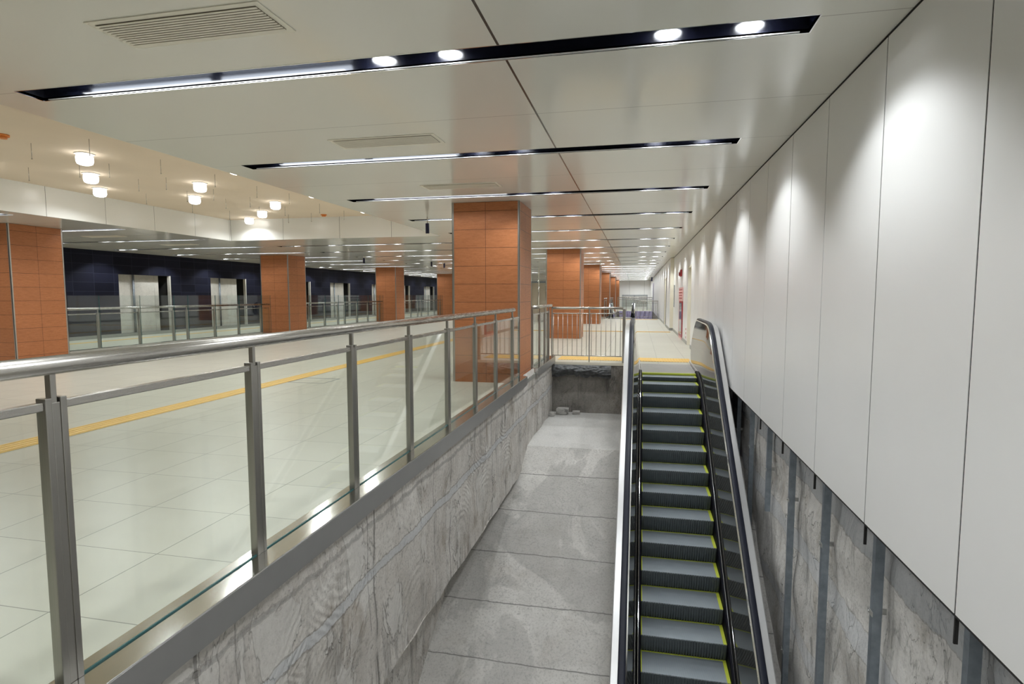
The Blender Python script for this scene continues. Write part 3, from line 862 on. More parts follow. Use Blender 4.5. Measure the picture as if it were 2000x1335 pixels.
# ---- air vents
def vent(cx, cy, label, w_=1.0, d_=0.27):
    t = thing('air_vent', label, 'air vent', (cx, cy, ZC), 'slatted air vents in the lower ceiling')
    x0, x1, y0, y1 = cx - w_ / 2, cx + w_ / 2, cy - d_ / 2, cy + d_ / 2
    z = ZC; mb = MB(); f = 0.005
    mb.box(x0 - 0.035, x1 + 0.035, y0 - 0.035, y0, z - f, z - 0.0005); mb.box(x0 - 0.035, x1 + 0.035, y1, y1 + 0.035, z - f, z - 0.0005)
    mb.box(x0 - 0.035, x0, y0, y1, z - f, z - 0.0005); mb.box(x1, x1 + 0.035, y0, y1, z - f, z - 0.0005)
    mb.build('frame', M['ventfin'], t)
    mb = MB(); mb.box(x0, x1, y0, y1, z - 0.002, z - 0.0005); mb.build('backing', M['ventdark'], t)
    n = 11
    for i in range(n):
        yy = y0 + d_ * (i + 0.5) / n
        mb = MB(); mb.box(x0, x1, yy - 0.0085, yy + 0.006, z - 0.012, z - 0.009); mb.build('slat', M['ventfin'], t)
    return t
v0 = vent(VENTS[0][0], VENTS[0][1], 'large slatted air vent in the ceiling in front of the nearest light slot')
dup(v0, (-2.40, 5.33, ZC), 'slatted air vent between the nearest and second light slots')
dup(v0, (-2.38, 7.68, ZC), 'slatted air vent just before the third light slot, near the first orange column')
dup(v0, (-13.2, 12.2, ZC), 'pale air vent over the left aisle, nearer of two')
dup(v0, (-13.2, 14.65, ZC), 'pale air vent over the left aisle, farther of two')

# ---- dark hangers under the ceiling
for i, (x, y, s_, lab) in enumerate([(-3.95, 10.55, 1.0, 'dark hanging bracket beside the nearest orange column'), (-9.9, 19.8, 1.0, 'dark hanging bracket over the middle hall, left of the others'),
                       (-8.3, 22.6, 1.0, 'dark hanging bracket over the middle hall, front one of the right pair'), (-8.2, 23.9, 1.0, 'dark hanging bracket over the middle hall, rear one of the right pair'),
                       (1.0, 46, 1.6, 'dark hanging unit by the right wall far down the corridor')]):
    t = thing('ceiling_hanger', lab, 'hanger', (x, y, ZC))
    mb = MB(); mb.tube([(x, y, ZC), (x, y, ZC - 0.12)], 0.008, 6); mb.build('rod', M['steel'], t)
    mb = MB(); mb.box(x - 0.032 * s_, x + 0.032 * s_, y - 0.02, y + 0.02, ZC - 0.12 - 0.19 * s_, ZC - 0.12); bevel(mb.build('plate', M['navy'], t))

# ================================================================== COLUMNS
def column(x0, x1, y0, y1, label, grp, exposed=False):
    cx, cy = (x0 + x1) / 2, (y0 + y1) / 2
    t = thing('column', label, 'column', (cx, cy, 0), grp)
    zb = 0.0
    mb = MB(); mb.box(x0, x1, y0, y1, zb, ZC - 0.004)
    c = mb.build('cladding', M['orange'], at=None, parent=t)
    # split off origin so object coordinates are centred on the column
    for sx in (x0, x1):
        for sy in (y0, y1):
            mb = MB(); e = 0.004; w_ = 0.028
            ix = w_ if sx == x0 else -w_; iy = w_ if sy == y0 else -w_
            ex = -e if sx == x0 else e; ey = -e if sy == y0 else e
            mb.box(sx + ex, sx + ix, sy + ey, sy + (0.002 if sy == y0 else -0.002), zb, ZC - 0.004)
            mb.box(sx + ex, sx + (0.002 if sx == x0 else -0.002), sy + ey, sy + iy, zb, ZC - 0.004)
            mb.build('corner_trim', M['trim'], t)
    return t
cl = ['nearest', 'second', 'third', 'fourth', 'fifth', 'sixth']
for i in range(6):
    y0 = 9.04 + 9.78 * i
    if y0 + 1 > YE: break
    column(-2.96, -1.83 if i else -1.85, y0, y0 + 1.03, 'orange panelled square column in the row by the escalator, %s from the camera' % cl[i], 'orange columns')
# slab upstand and empty fixing channel under the nearest column's side cladding
for i in range(5):
    y0 = 9.5 + 9.7 * i
    column(-13.80, -12.65, y0, y0 + 1.15, 'orange panelled square column in the row across the hall, %s from the camera' % cl[i], 'orange columns')
column(-13.80, -12.65, -0.2, 0.95, 'orange panelled square column across the hall, outside the left edge of the view', 'orange columns')

t = thing('exposed_footing', 'bare metal fixing channel under the nearest orange column at the pit edge', 'fixing channel', (-1.775, 9.55, 0))
mb = MB(); mb.box(-1.80, -1.765, 9.08, 10.05, -0.03, 0.04); mb.build('channel', M['base'], t)
for k in range(7):
    mb = MB(); mb.box(-1.80, -1.77, 9.12 + k * 0.13, 9.17 + k * 0.13, 0.04, 0.13); mb.build('packer', M['white'], t)

# ================================================================== GLASS RAILINGS
HZ = 1.195
def glass_rail(X, posts, y0, y1, label, side=1, hz=HZ, curb_z=0.124, tall=None, detail=True, hand=None):
    """railing along Y; side=+1: the opening lies at larger X"""
    t = thing('glass_railing', label, 'railing', (X, y0, 0))
    # curb
    mb = MB(); mb.box(X - 0.06 * 1, X + 0.135 * side if side > 0 else X + 0.06, y0, y1, 0.0, curb_z) if side > 0 else mb.box(X - 0.1, X + 0.06, y0, y1, 0, curb_z)
    c = bevel(mb.build('curb', M['curb'], t), 0.003)
    if side > 0:
        mb = MB(); mb.box(X + 0.1355, X + 0.139, y0, y1, -0.02, curb_z - 0.004); mb.build('curb_face', M['curbd'], t)
    top = hz - 0.115
    h0, h1 = hand if hand else (y0, y1)
    mb = MB(); mb.tube([(X, h0, hz), (X, h1, hz)], 0.031, 20); mb.build('handrail', M['steel'], t)
    for y in posts:
        mb = MB()
        mb.box(X - 0.012, X + 0.012, y - 0.010, y + 0.010, curb_z, hz - 0.025)
        mb.box(X - 0.020, X + 0.020, y - 0.036, y - 0.014, curb_z, top + 0.012)
        mb.box(X - 0.020, X + 0.020, y + 0.014, y + 0.036, curb_z, top + 0.012)
        mb.box(X - 0.018, X + 0.018, y - 0.014, y + 0.014, curb_z, top - 0.004)
        bevel(mb.build('post', M['steelz'], t), 0.0025)
    ends = [y0 - 0.04 if posts[0] - y0 > 0.3 else None] + list(posts) + [y1 if y1 - posts[-1] > 0.3 else None]
    seq = [e for e in ends if e is not None]
    for a, b in zip(seq[:-1], seq[1:]):
        mb = MB(); mb.box(X - 0.014, X + 0.014, a + 0.036, b - 0.036, top - 0.028, top); bevel(mb.build('top_rail', M['steel'], t), 0.003)
        mb = MB(); gz = top - 0.028
        x_a, x_b = X - 0.005, X + 0.005; ya, yb = a + 0.034, b - 0.034
        mb.box(x_a, x_b, ya, yb, curb_z - 0.01, gz, 1)
        for i in range(len(mb.f)):
            f = mb.f[i]; xs = {round(mb.v[q].x, 4) for q in f}
            if len(xs) == 1: mb.m[i] = 0
        mb.build('glass_pane', [M['glass'], M['glassedge']], t)
        if detail:
            mb = MB(); mb.box(X + 0.006, X + 0.012, a + 0.036, b - 0.036, curb_z, curb_z + 0.006); mb.build('glazing_gasket', M['glassedge'], t)
        if tall:
            mb = MB(); mb.box(X + 0.05, X + 0.062, a + 0.01, b - 0.01, curb_z, tall, 1)
            for i in range(len(mb.f)):
                f = mb.f[i]; xs = {round(mb.v[q].x, 4) for q in f}; zs = {round(mb.v[q].z, 3) for q in f}
                if len(xs) == 1: mb.m[i] = 0
                elif len(zs) == 1: mb.m[i] = 2
            mb.build('tall_glass_screen', [M['glassd'], M['glassedge'], M['glassl']], t)
    return t

glass_rail(XR, [-0.45, 0.5, 1.49, 2.49, 3.50, 4.48, 5.47, 6.47, 7.47, 8.52], -1.4, 9.03,
           'long stainless steel and glass railing beside the pit in the left foreground', hand=(-1.4, 8.62))
glass_rail(XR, [10.2, 10.98, 11.6, 12.13], 10.07, 12.22, 'short glass railing between the nearest orange column and the barred railing', hand=(10.07, 12.5))
glass_rail(-13.3, [12.0, 13.22, 14.4, 14.94, 16.09, 17.22, 18.42], 10.9, 18.95,
           'glass railing across the hall between its nearest and second orange columns', -1, 1.09, 0.09, 1.42, False)
glass_rail(-13.3, [21.55, 22.76, 23.9, 24.51, 25.71, 26.85, 28.2], 20.5, 28.6,
           'glass railing across the hall between its second and third orange columns', -1, 1.09, 0.09, 1.42, False)
glass_rail(-13.3, [31.3, 32.5, 33.6, 34.2, 35.4, 36.6, 37.7], 30.4, 38.2,
           'glass railing across the hall between its third and fourth orange columns', -1, 1.09, 0.09, 1.42, False)
glass_rail(-2.0, [35.4, 37.5, 39.6, 41.7, 43.8, 45.9, 48], 35.3, 48.4, 'small distant glass railing along the far escalator opening', 1, 1.2, 0.1, None, False)
# glass railing across the far end of the second opening
t = thing('glass_railing', 'glass railing crossing the corridor behind the lilac sheet', 'railing', (-0.3, 51.75, 0))
mb = MB(); mb.tube([(-1.8, 51.75, 1.2), (1.2, 51.75, 1.2)], 0.03, 8); mb.tube([(-1.8, 51.75, 1.03), (1.2, 51.75, 1.03)], 0.018, 8); mb.build('handrail', M['steel'], t)
for k in range(5):
    x = -1.75 + k * 0.73
    mb = MB(); mb.box(x - 0.02, x + 0.02, 51.73, 51.77, 0, 1.2); mb.build('post', M['steelz'], t)
    if k < 4:
        mb = MB(); mb.box(x + 0.03, x + 0.70, 51.745, 51.755, 0.05, 1.0); mb.build('glass_pane', M['glass'], t)

# ---- barred railings
def bar_rail(x0, x1, y, label, nbar, posts, z0=0.0, hz=1.145, endplate=False, pitch=None):
    t = thing('barred_railing', label, 'railing', ((x0 + x1) / 2, y, z0))
    mb = MB(); mb.tube([(x0 + 0.01, y, hz), (x1 - 0.0, y, hz)], 0.026, 16); mb.build('handrail', M['steel'], t)
    mb = MB(); mb.tube([(x0 + 0.03, y, hz - 0.115), (x1 - 0.02, y, hz - 0.115)], 0.011, 8); mb.build('upper_rail', M['steel'], t)
    mb = MB(); mb.tube([(x0 + 0.03, y, 0.13), (x1 - 0.02, y, 0.13)], 0.010, 8); mb.build('bottom_rail', M['steel'], t)
    for p in posts:
        mb = MB(); mb.box(p - 0.011, p + 0.011, y - 0.017, y + 0.017, z0, hz - 0.02); mb.build('post', M['steelz'], t)
    for i in range(nbar):
        x = x0 + (x1 - x0) * (i + 0.5) / nbar
        if min(abs(x - p) for p in posts) < 0.03: continue
        mb = MB(); mb.tube([(x, y, 0.13), (x, y, hz - 0.115)], 0.0065, 6); mb.build('baluster', M['steelz'], t)
    if endplate:
        mb = MB(); mb.box(x1 - 0.01, x1 + 0.05, y - 0.05, y + 0.03, 0.0, hz - 0.01); bevel(mb.build('end_plate', M['steelz'], t), 0.01)
    return t
bar_rail(-1.82, -0.30, 12.28, 'steel railing with thin vertical bars above the stained pit wall', 15, [-1.80, -1.0], endplate=True)
bar_rail(-0.10, 1.15, 35.1, 'small distant barred railing in front of the lilac sheet', 12, [-0.08, 1.13], hz=1.06)

# ================================================================== ESCALATOR
def nose_z(y):
    l = -1.12 + (y - 8.49) * 0.664
    s = 0.14
    e = -l / s
    return -s * (e if e > 30 else math.log(1 + math.exp(e)))

def escalator(cx, label, loc, full=True):
    """built around world x = cx; returns the root"""
    t = thing('escalator', label, 'escalator', loc)
    W = 0.47
    # steps
    ys = [8.49 - 0.3345 * k for k in range(20 if full else 3)]
    up = [8.82, 9.15, 9.48, 9.81, 10.14, 10.48]
    ally = sorted(ys + up)
    for y in ally:
        z = nose_z(y)
        ynext = y + 0.3345
        zn = z; zlow = nose_z(y - 0.3345)
        s = mbs = MB()
        mbs.box(cx - W + 0.004, cx + W - 0.004, y + 0.006, min(ynext + 0.1, 10.76), z - 0.012, z)
        st = mbs.build('step', M['tread'], t)
        # ribbed riser below the nose: zig-zag in plan, curving back towards its foot
        LEAN = 0.07
        if z - zlow > 0.02:
            rb = MB(); nr = 32; wr = 2 * W - 0.012; nsg = 5
            sc = min(1.0, (z - zlow) / 0.2)
            off = [(LEAN * sc * (q / nsg) ** 1.8, z - 0.001 - (z - zlow - 0.001) * q / nsg) for q in range(nsg + 1)]
            for i in range(nr):
                xa = cx - wr / 2 + wr * i / nr; xm = xa + wr / nr * 0.55; xb = xa + wr / nr
                for q in range(nsg):
                    (o0, z0_), (o1, z1_) = off[q], off[q + 1]
                    ya, yc_ = y - 0.010, y + 0.008
                    rb.quad([(xa, ya + o0, z0_), (xm, ya + o0, z0_), (xm, ya + o1, z1_), (xa, ya + o1, z1_)])
                    rb.quad([(xm, ya + o0, z0_), (xm, yc_ + o0, z0_), (xm, yc_ + o1, z1_), (xm, ya + o1, z1_)])
                    rb.quad([(xm, yc_ + o0, z0_), (xb, yc_ + o0, z0_), (xb, yc_ + o1, z1_), (xm, yc_ + o1, z1_)])
                    rb.quad([(xb, yc_ + o0, z0_), (xb, ya + o0, z0_), (xb, ya + o1, z1_), (xb, yc_ + o1, z1_)])
                rb.box(xa, xm, y - 0.010, y + 0.006, z - 0.006, z)
            rb.build('riser', M['riser'], st, fix=False)
        lm = MB(); tt = 0.003
        yb = min(ynext + 0.075 * min(1.0, (nose_z(ynext) - z) / 0.2), 10.76)
        if z > -0.25: wid = 0.03
        lm.box(cx - W + 0.004, cx - W + 0.016, y + 0.002, yb - 0.001, z, z + tt)
        lm.box(cx + W - 0.040, cx + W - 0.004, y + 0.002, yb - 0.001, z, z + tt)
        lm.box(cx - W + 0.016, cx + W - 0.040, yb - 0.030, yb - 0.010, z, z + tt)
        lm.build('yellow_border', M['lime'], st)
    # comb and floor plate
    mb = MB(); mb.box(cx - W, cx + W, 10.72, 10.80, -0.02, 0.008); mb.build('comb', M['lime'], t)
    mb = MB(); mb.box(cx - W - 0.02, cx + W + 0.02, 10.80, 12.2, -0.03, 0.004)
    for k in range(9): mb.box(cx - W + 0.01, cx + W - 0.01, 10.86 + k * 0.15, 10.90 + k * 0.15, 0.004, 0.006)
    mb.build('floor_plate', M['plate'], t)
    ylo = ally[0] - 0.1
    # handrail path in (y, z)
    HH = 0.86
    def hrz(y):
        l = nose_z(y) + HH if y < 9.0 else None
        a = -1.12 + (y - 8.49) * 0.664 + HH
        s = 0.09
        return 0.93 - s * math.log(1 + math.exp(min(50, (0.93 - a) / s)))
    path = []
    y = ylo
    while y < 12.25:
        path.append((y, hrz(y))); y += 0.12
    cyc, czc, ra, rb_ = 12.27, 0.50, 0.50, 0.43
    for k in range(0, 17):
        a = PI / 2 - PI * 0.94 * k / 16
        path.append((cyc + ra * math.cos(a), czc + rb_ * math.sin(a)))
    hx = 0.66
    for sgn in (-1, 1):
        X = lambda o: cx + sgn * o
        # moving handrail: C-section band
        prof = []
        for k in range(14):
            a = 2 * PI * k / 14
            prof.append((X(hx) + 0.038 * math.copysign(abs(math.cos(a)) ** 0.7, math.cos(a)), 0.018 * math.copysign(abs(math.sin(a)) ** 0.7, math.sin(a))))
        mb = MB(); mb.sweep(path, prof, 0, True); mb.build('handrail', M['rubber'], t)
        # chrome bead under the inner edge
        mb = MB(); mb.sweep([p for p in path], [(X(hx - 0.052), -0.034), (X(hx - 0.034), -0.034), (X(hx - 0.034), -0.012), (X(hx - 0.052), -0.018)]); mb.build('inner_bead', M['chrome'], t)
        # outer deck follows the handrail a little lower, and turns down
        mb = MB(); mb.sweep(path, [(X(hx + 0.036), -0.02), (X(hx + 0.036), -0.05), (X(hx + 0.115), -0.05), (X(hx + 0.115), -0.028), (X(hx + 0.105), -0.02)]); mb.build('outer_deck', M['steeld'], t)
        # side panel between handrail and skirt, leaning
        mb = MB()
        bot = []
        for (y, z) in path:
            bot.append((min(y, 12.35), max(nose_z(min(y, 10.9)) + 0.045, -99)))
        n1 = len([p for p in path if p[0] < 12.25 and p[1] > 0.6 or p[0] < 12.0])
        for i in range(len(path) - 1):
            (ya, za), (yb, zb) = path[i], path[i + 1]
            if i < n1 - 1:
                ba, bb = bot[i], bot[i + 1]
                mb.quad([(X(0.515), ya, ba[1]), (X(0.515), yb, bb[1]), (X(hx - 0.045), yb, zb - 0.03), (X(hx - 0.045), ya, za - 0.03)])
                last = i + 1
        # newel cheek: fan
        c0 = (path[last][0], bot[last][1])
        for i in range(last, len(path) - 1):
            (ya, za), (yb, zb) = path[i], path[i + 1]
            sh = 0.028
            def inn(y, z):
                d = Vector((c0[0] - y, 0.45 - z)); d = d.normalized() * sh
                return (y + d.x, z + d.y)
            pa, pb = inn(ya, za), inn(yb, zb)
            fa = min(1, max(0, (pa[1] - 0.05) / 0.85)); fb = min(1, max(0, (pb[1] - 0.05) / 0.85))
            xa = 0.515 + (hx - 0.045 - 0.515) * fa; xb = 0.515 + (hx - 0.045 - 0.515) * fb
            mb.quad([(X(0.515), c0[0], c0[1]), (X(xa), pa[0], pa[1]), (X(xb), pb[0], pb[1])])
        e = path[-1]
        mb.build('inner_panel', M['mirror'], t)
        # outer side cover
        mb = MB()
        for i in range(len(path) - 1):
            (ya, za), (yb, zb) = path[i], path[i + 1]
            if i >= n1 - 1: continue
            lowa = min(nose_z(min(ya, 10.9)) - 0.25, -0.02) if ya < 12.2 else 0.0
            lowb = min(nose_z(min(yb, 10.9)) - 0.25, -0.02) if yb < 12.2 else 0.0
            mb.quad([(X(hx + 0.105), ya, lowa), (X(hx + 0.105), yb, lowb), (X(hx + 0.105), yb, zb - 0.04), (X(hx + 0.105), ya, za - 0.04)])
        for i in range(n1 - 1, len(path) - 1):
            (ya, za), (yb, zb) = path[i], path[i + 1]
            mb.quad([(X(hx + 0.105), path[n1 - 1][0], 0.0), (X(hx + 0.105), ya, max(0, za - 0.02)), (X(hx + 0.105), yb, max(0, zb - 0.02))])
        mb.build('outer_panel', M['steeld'], t)
        # skirt beside the steps
        mb = MB(); sk = [p for p in [(ylo + 0.1 * k, 0) for k in range(200)] if p[0] < 11.0]
        pth = [(y, nose_z(min(y, 10.7)) - (0.0)) for y, _ in sk]
        mb.sweep(pth, [(X(0.472), -0.26), (X(0.472), 0.035), (X(0.480), 0.046), (X(0.507), 0.052), (X(0.507), -0.26)]); mb.build('skirt', M['black'], t)
        mb = MB(); mb.sweep(pth, [(X(0.498), 0.049), (X(0.498), 0.053), (X(0.5015), 0.053), (X(0.5015), 0.049)]); mb.build('skirt_edge', M['chrome'], t)
        # plate under the newel
        mb = MB(); mb.box(X(0.50), X(0.775), 10.9, 12.55, 0.0, 0.045); bevel(mb.build('newel_base', M['steeld'], t), 0.005)
    # truss underside
    mb = MB()
    tp = [(y, nose_z(min(y, 10.6)) - 0.30) for y in [ylo + 0.25 * k for k in range(60)] if y < 10.7]
    mb.sweep(tp, [(cx - 0.76, 0.03), (cx - 0.76, -0.42), (cx + 0.76, -0.42), (cx + 0.76, 0.03)]); mb.build('truss', M['blackmatt'], t)
    return t
E1 = escalator(0.56, 'long escalator with lime edged dark steps rising from the pit beside the white wall', (0.56, 10.8, 0))
E2 = escalator(0.56, 'small distant escalator whose two rounded ends show in front of the lilac sheet', (0.56, 10.8, 0), False)
E2.rotation_euler = (0, 0, PI); E2.location = (-0.95, 37.45, 0)

# ================================================================== TACTILE STRIPS
def tactile(x0, x1, y0, y1, label, ribs='y', pitch=0.075, detail=True, z=0.006):
    mb = MB(); mb.box(x0, x1, y0, y1, 0.0005, z)
    if detail:
        if ribs == 'x':      # ribs run along x
            y = y0 + pitch / 2
            while y < y1: mb.box(x0 + 0.01, x1 - 0.01, y - 0.012, y + 0.012, z, z + 0.004); y += pitch
        elif ribs == 'y':
            x = x0 + pitch / 2
            while x < x1: mb.box(x - 0.012, x + 0.012, y0 + 0.01, y1 - 0.01, z, z + 0.004); x += pitch
    o = mb.build('tactile_strip', M['tactile'], at=((x0 + x1) / 2, (y0 + y1) / 2, 0))
    return tag(o, label, 'tactile paving')
tactile(-5.90, -5.60, YB, 44, 'long yellow guiding strip on the floor left of the glass railing', 'y', 0.075)
tactile(-1.72, -0.30, 12.62, 13.30, 'yellow tactile paving strip behind the barred railing', 'y', 0.06)
tactile(-0.02, 1.12, 12.62, 13.30, 'yellow tactile paving strip at the top of the escalator', 'y', 0.06)
tactile(-2.9, 1.22, 22.7, 23.0, 'thin yellow strip crossing the corridor beyond the second column', 'x', 0.075)
tactile(-5.6, -2.9, 22.7, 23.0, 'yellow strip running behind the columns across the hall floor', 'x', 0.075)
tactile(-1.0, 1.1, 34.3, 34.7, 'pale yellow strip in front of the distant escalator', 'x', 0.075)
tactile(-16.32, -16.10, 8, 44, 'yellow guiding strip along the foot of the dark tiled wall', 'y', 0.075, False)

mb = MB()
hx0, hx1, hy0, hy1 = -5.59, -4.94, 8.38, 8.90
for (a, b, c_, d) in ((hx0, hx1, hy0, hy0 + 0.012), (hx0, hx1, hy1 - 0.012, hy1), (hx0, hx0 + 0.012, hy0 + 0.012, hy1 - 0.012), (hx1 - 0.012, hx1, hy0 + 0.012, hy1 - 0.012)):
    mb.box(a, b, c_, d, 0.0005, 0.003)
o = mb.build('floor_hatch_frame', M['galv'], at=(-4.95, 8.4, 0)); tag(o, 'thin square hatch outline set in the floor between yellow strip and glass railing', 'floor hatch')
# ================================================================== PIT DETAILS
# studs behind the right wall
stud0 = None
studs = [(2.92, -4.0), (3.98, -4.6), (5.02, -4.4), (6.08, -3.6), (7.12, -1.12), (8.17, -2.0), (9.2, -2.0)]
sl_ = ['nearest the camera', 'second from the camera', 'third from the camera', 'fourth from the camera', 'fifth and cut short', 'sixth from the camera', 'seventh from the camera']
for i, (y, zb) in enumerate(studs):
    t = thing('wall_stud', 'grey steel stud on the raw concrete under the white panels, %s' % sl_[i], 'steel stud', (1.5, y, zb), 'steel studs under the white panels')
    mb = MB(); mb.box(1.50, 1.504, y - 0.023, y + 0.023, zb, 0.3); mb.box(1.504, 1.555, y - 0.023, y - 0.019, zb, 0.3); mb.box(1.504, 1.555, y + 0.019, y + 0.023, zb, 0.3)
    mb.build('channel', M['galv'], t)
    for zz in (-0.62, -2.2):
        if zz - 0.05 < zb: continue
        mb = MB(); mb.box(1.505, 1.60, y + 0.024, y + 0.028, zz - 0.02, zz + 0.02); mb.box(1.495, 1.499, y - 0.03, y + 0.05, zz - 0.016, zz + 0.016)
        mb.tube([(1.487, y + 0.02, zz), (1.495, y + 0.02, zz)], 0.007, 6); mb.tube([(1.52, y + 0.028, zz), (1.52, y + 0.065, zz)], 0.006, 6)
        mb.build('clip', M['galvl'], t)
for i in range(8):
    y = SEAM0 + SEAMP * i
    mb = MB(); mb.box(XW + 0.002, XW + 0.018, y - 0.0045, y + 0.0045, -0.105, 0.05)
    o = mb.build('joint_strip', M['blackmatt'], at=(XW + 0.01, y, 0))
    tag(o, 'black joint strip hanging below the white wall panels, %s from the camera' % ORD[i], 'joint strip', 'joint strips below the wall panels')
# edge profile under the panels
mb = MB(); mb.box(XW + 0.001, XW + 0.03, YB, 12.0, 0.018, 0.029)
struct(mb.build('trim_3', M['blackmatt']))
# torn membrane over the pit's rear wall
from mathutils import noise as mn
mb = MB(); nx, nz = 90, 26
def memb(i, j):
    x = -1.77 + 1.24 * i / nx; v = j / nz
    rag = 0.25 + 0.09 * mn.noise(Vector((x * 3.1, 0.3, 0))) + 0.05 * mn.noise(Vector((x * 14, 4, 0)))
    z = -0.05 - rag * v
    q = mn.noise(Vector((x * 6, z * 16, 1.7))) * 0.6 + mn.noise(Vector((x * 17, z * 30, 5.2))) * 0.4
    y = 12.165 - 0.055 - 0.055 * q - 0.07 * math.sin(min(1, v * 1.15) * PI) 
    return (x + 0.01 * q, min(y, 12.165), z + 0.012 * q)
gr = [[memb(i, j) for j in range(nz + 1)] for i in range(nx + 1)]
for i in range(nx):
    for j in range(nz): mb.quad([gr[i][j], gr[i + 1][j], gr[i + 1][j + 1], gr[i][j + 1]], 0, True)
o = mb.build('waterproof_membrane', M['tar'], at=(-1.15, 12.15, -0.1)); tag(o, 'crumpled black torn membrane hanging on the stained pit wall', 'membrane')
# rubble
def rock(c, s, seed, label):
    rnd = random.Random(seed); bm = bmesh.new(); bmesh.ops.create_icosphere(bm, subdivisions=2, radius=1)
    for v in bm.verts:
        p = v.co; q = Vector([math.copysign(min(abs(a), 0.62) , a) for a in p])
        q *= 1 + rnd.uniform(-0.08, 0.08); v.co = Vector((q.x * s[0], q.y * s[1], q.z * s[2]))
    me = bpy.data.meshes.new('rubble_block'); bm.to_mesh(me); bm.free(); me.materials.append(M['slope'])
    o = bpy.data.objects.new('rubble_block', me); COL.objects.link(o); o.location = c; o.rotation_euler = (0, 0, rnd.uniform(-0.4, 0.4))
    return tag(o, label, 'rubble', 'rubble at the foot of the pit wall')
rock((-1.52, 11.95, -1.01), (0.20, 0.14, 0.11), 3, 'largest grey concrete lump at the foot of the stained pit wall')
rock((-1.24, 12.02, -1.045), (0.12, 0.11, 0.055), 4, 'flat grey concrete lump right of the largest one')
rock((-1.71, 11.72, -1.035), (0.09, 0.12, 0.07), 5, 'small concrete lump in the corner of the pit')

# ================================================================== RIGHT WALL FITTINGS
t = thing('fire_hose_cabinet', 'tall narrow red edged cabinet with pink notice on the white wall', 'fire cabinet', (XW, 19.6, 0))
X0 = XW - 0.022
mb = MB(); mb.box(X0 + 0.001, XW - 0.001, 18.85, 20.35, 0.07, 1.22); mb.build('body', M['red'], t)
mb = MB(); mb.box(X0 - 0.004, X0 + 0.0005, 19.1, 20.1, 0.16, 1.17); mb.build('door_glass', M['darkglass'], t)
mb = MB(); mb.box(X0 - 0.002, XW - 0.001, 18.8, 20.5, 1.225, 1.66)
n_ = mb.build('notice', M['pink'], t)
mb = MB()
for k in range(4): mb.box(X0 - 0.004, X0 - 0.0025, 18.95, 20.35, 1.30 + k * 0.09, 1.33 + k * 0.09)
mb.build('text_lines', M['red'], n_)
mb = MB(); mb.box(X0, XW - 0.001, 18.9, 20.3, 0.002, 0.068); mb.build('foot_notice', M['pink'], t)
t = thing('fire_alarm', 'small red fire alarm unit high on the white wall', 'fire alarm', (XW, 19.7, 2.1))
mb = MB(); mb.box(XW - 0.05, XW - 0.001, 19.45, 19.95, 2.02, 2.24); bevel(mb.build('housing', M['red'], t), 0.015)
mb = MB(); mb.tube([(XW - 0.05, 19.7, 2.10), (XW - 0.09, 19.7, 2.10)], 0.06, 12); mb.build('sounder', M['red'], t)
mb = MB(); mb.box(XW - 0.02, XW - 0.001, 23.3, 23.45, 0.95, 1.80); o = mb.build('wall_plate', M['galv'], at=(XW, 23.35, 0.95)); tag(o, 'narrow upright grey strip on the white wall before its projecting corner', 'wall strip')
for k in range(3):
    mb = MB(); z = 0.16 + 0.12 * k; mb.box(XW - 0.012, XW - 0.001, 17.42, 17.56, z, z + 0.06)
    o = mb.build('wall_socket', M['pink'], at=(XW, 17.5, z)); tag(o, 'small pinkish wall socket low by the cream door, %s of three' % ['bottom', 'middle', 'top'][k], 'socket', 'three wall sockets')

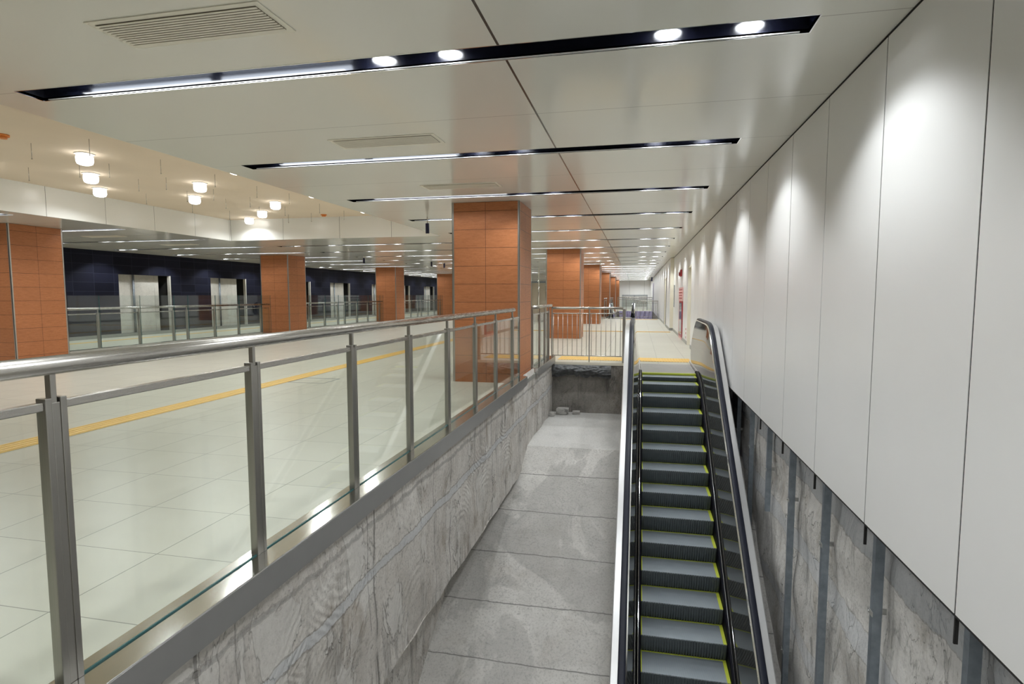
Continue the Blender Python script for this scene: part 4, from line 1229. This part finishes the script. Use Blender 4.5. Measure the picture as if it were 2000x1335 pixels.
# ================================================================== FAR END OF THE CORRIDOR
mb = MB(); nx, nz = 60, 14
def sheet(i, j):
    x = -1.6 + 2.8 * i / nx; z = 0.02 - 1.5 * j / nz
    return (x, 51.36 + 0.05 * math.sin(i * 0.8 + j * 0.35) + 0.03 * math.sin(i * 1.9 - j * 0.6), z)
for i in range(nx):
    for j in range(nz): mb.quad([sheet(i, j), sheet(i + 1, j), sheet(i + 1, j + 1), sheet(i, j + 1)], 0, True)
o = mb.build('plastic_sheet', M['purple'], at=(-0.2, 51.36, 0)); tag(o, 'creased lilac plastic sheet hung in the far escalator opening', 'sheet')
mb = MB()
for i in range(6): mb.quad([(1.20 + 0.02 * (i % 2), 49.6 + 0.15 * i, 0.0), (1.20 + 0.02 * ((i + 1) % 2), 49.75 + 0.15 * i, 0.0), (1.20 + 0.02 * ((i + 1) % 2), 49.75 + 0.15 * i, 2.4), (1.20 + 0.02 * (i % 2), 49.6 + 0.15 * i, 2.4)])
o = mb.build('plastic_curtain', M['purple'], at=(1.2, 50, 0)); tag(o, 'narrow lilac strip hanging upright on the far right wall', 'curtain')
t = thing('mesh_barrier', 'grey wire mesh barrier with dark top bar before the far white wall', 'barrier', (-0.35, 56, 0))
mb = MB(); mb.box(-1.5, 0.85, 55.99, 56.01, 0.3, 1.36); mb.build('mesh', M['grid'], t)
mb = MB(); mb.tube([(-1.5, 56, 1.40), (0.85, 56, 1.40)], 0.03, 8); mb.build('top_bar', M['galv'], t)
for x in (-1.48, -0.33, 0.83):
    mb = MB(); mb.box(x - 0.025, x + 0.025, 55.95, 55.985, 0, 1.38); mb.build('post', M['galv'], t)
# small lift enclosure glimpsed right of the nearest column
t = thing('lift_enclosure', 'beige panelled enclosure with bright chrome posts seen between the first two columns', 'enclosure', (-5.1, 30.5, 0))
mb = MB(); mb.box(-5.50, -4.72, 30.05, 30.9, 0, 2.05); mb.build('side_panel', M['beige'], t)
for x in (-5.52, -5.1, -4.70):
    mb = MB(); mb.tube([(x, 30, 0), (x, 30, ZC - 0.01)], 0.045, 10); mb.build('corner_post', M['chrome'], t)
mb = MB(); mb.box(-5.52, -4.70, 30.0, 30.04, 2.05, 2.14); mb.build('header', M['galv'], t)

# unseen fill light, added low behind the camera to brighten the pit
l = bpy.data.lights.new('pit_fill_light', 'AREA'); l.energy = 300; l.shape = 'RECTANGLE'; l.size = 2.5; l.size_y = 2.5; l.color = LAMPCOL
o = bpy.data.objects.new('pit_fill_light', l); COL.objects.link(o); o.location = (-0.4, -2.4, -1.6)
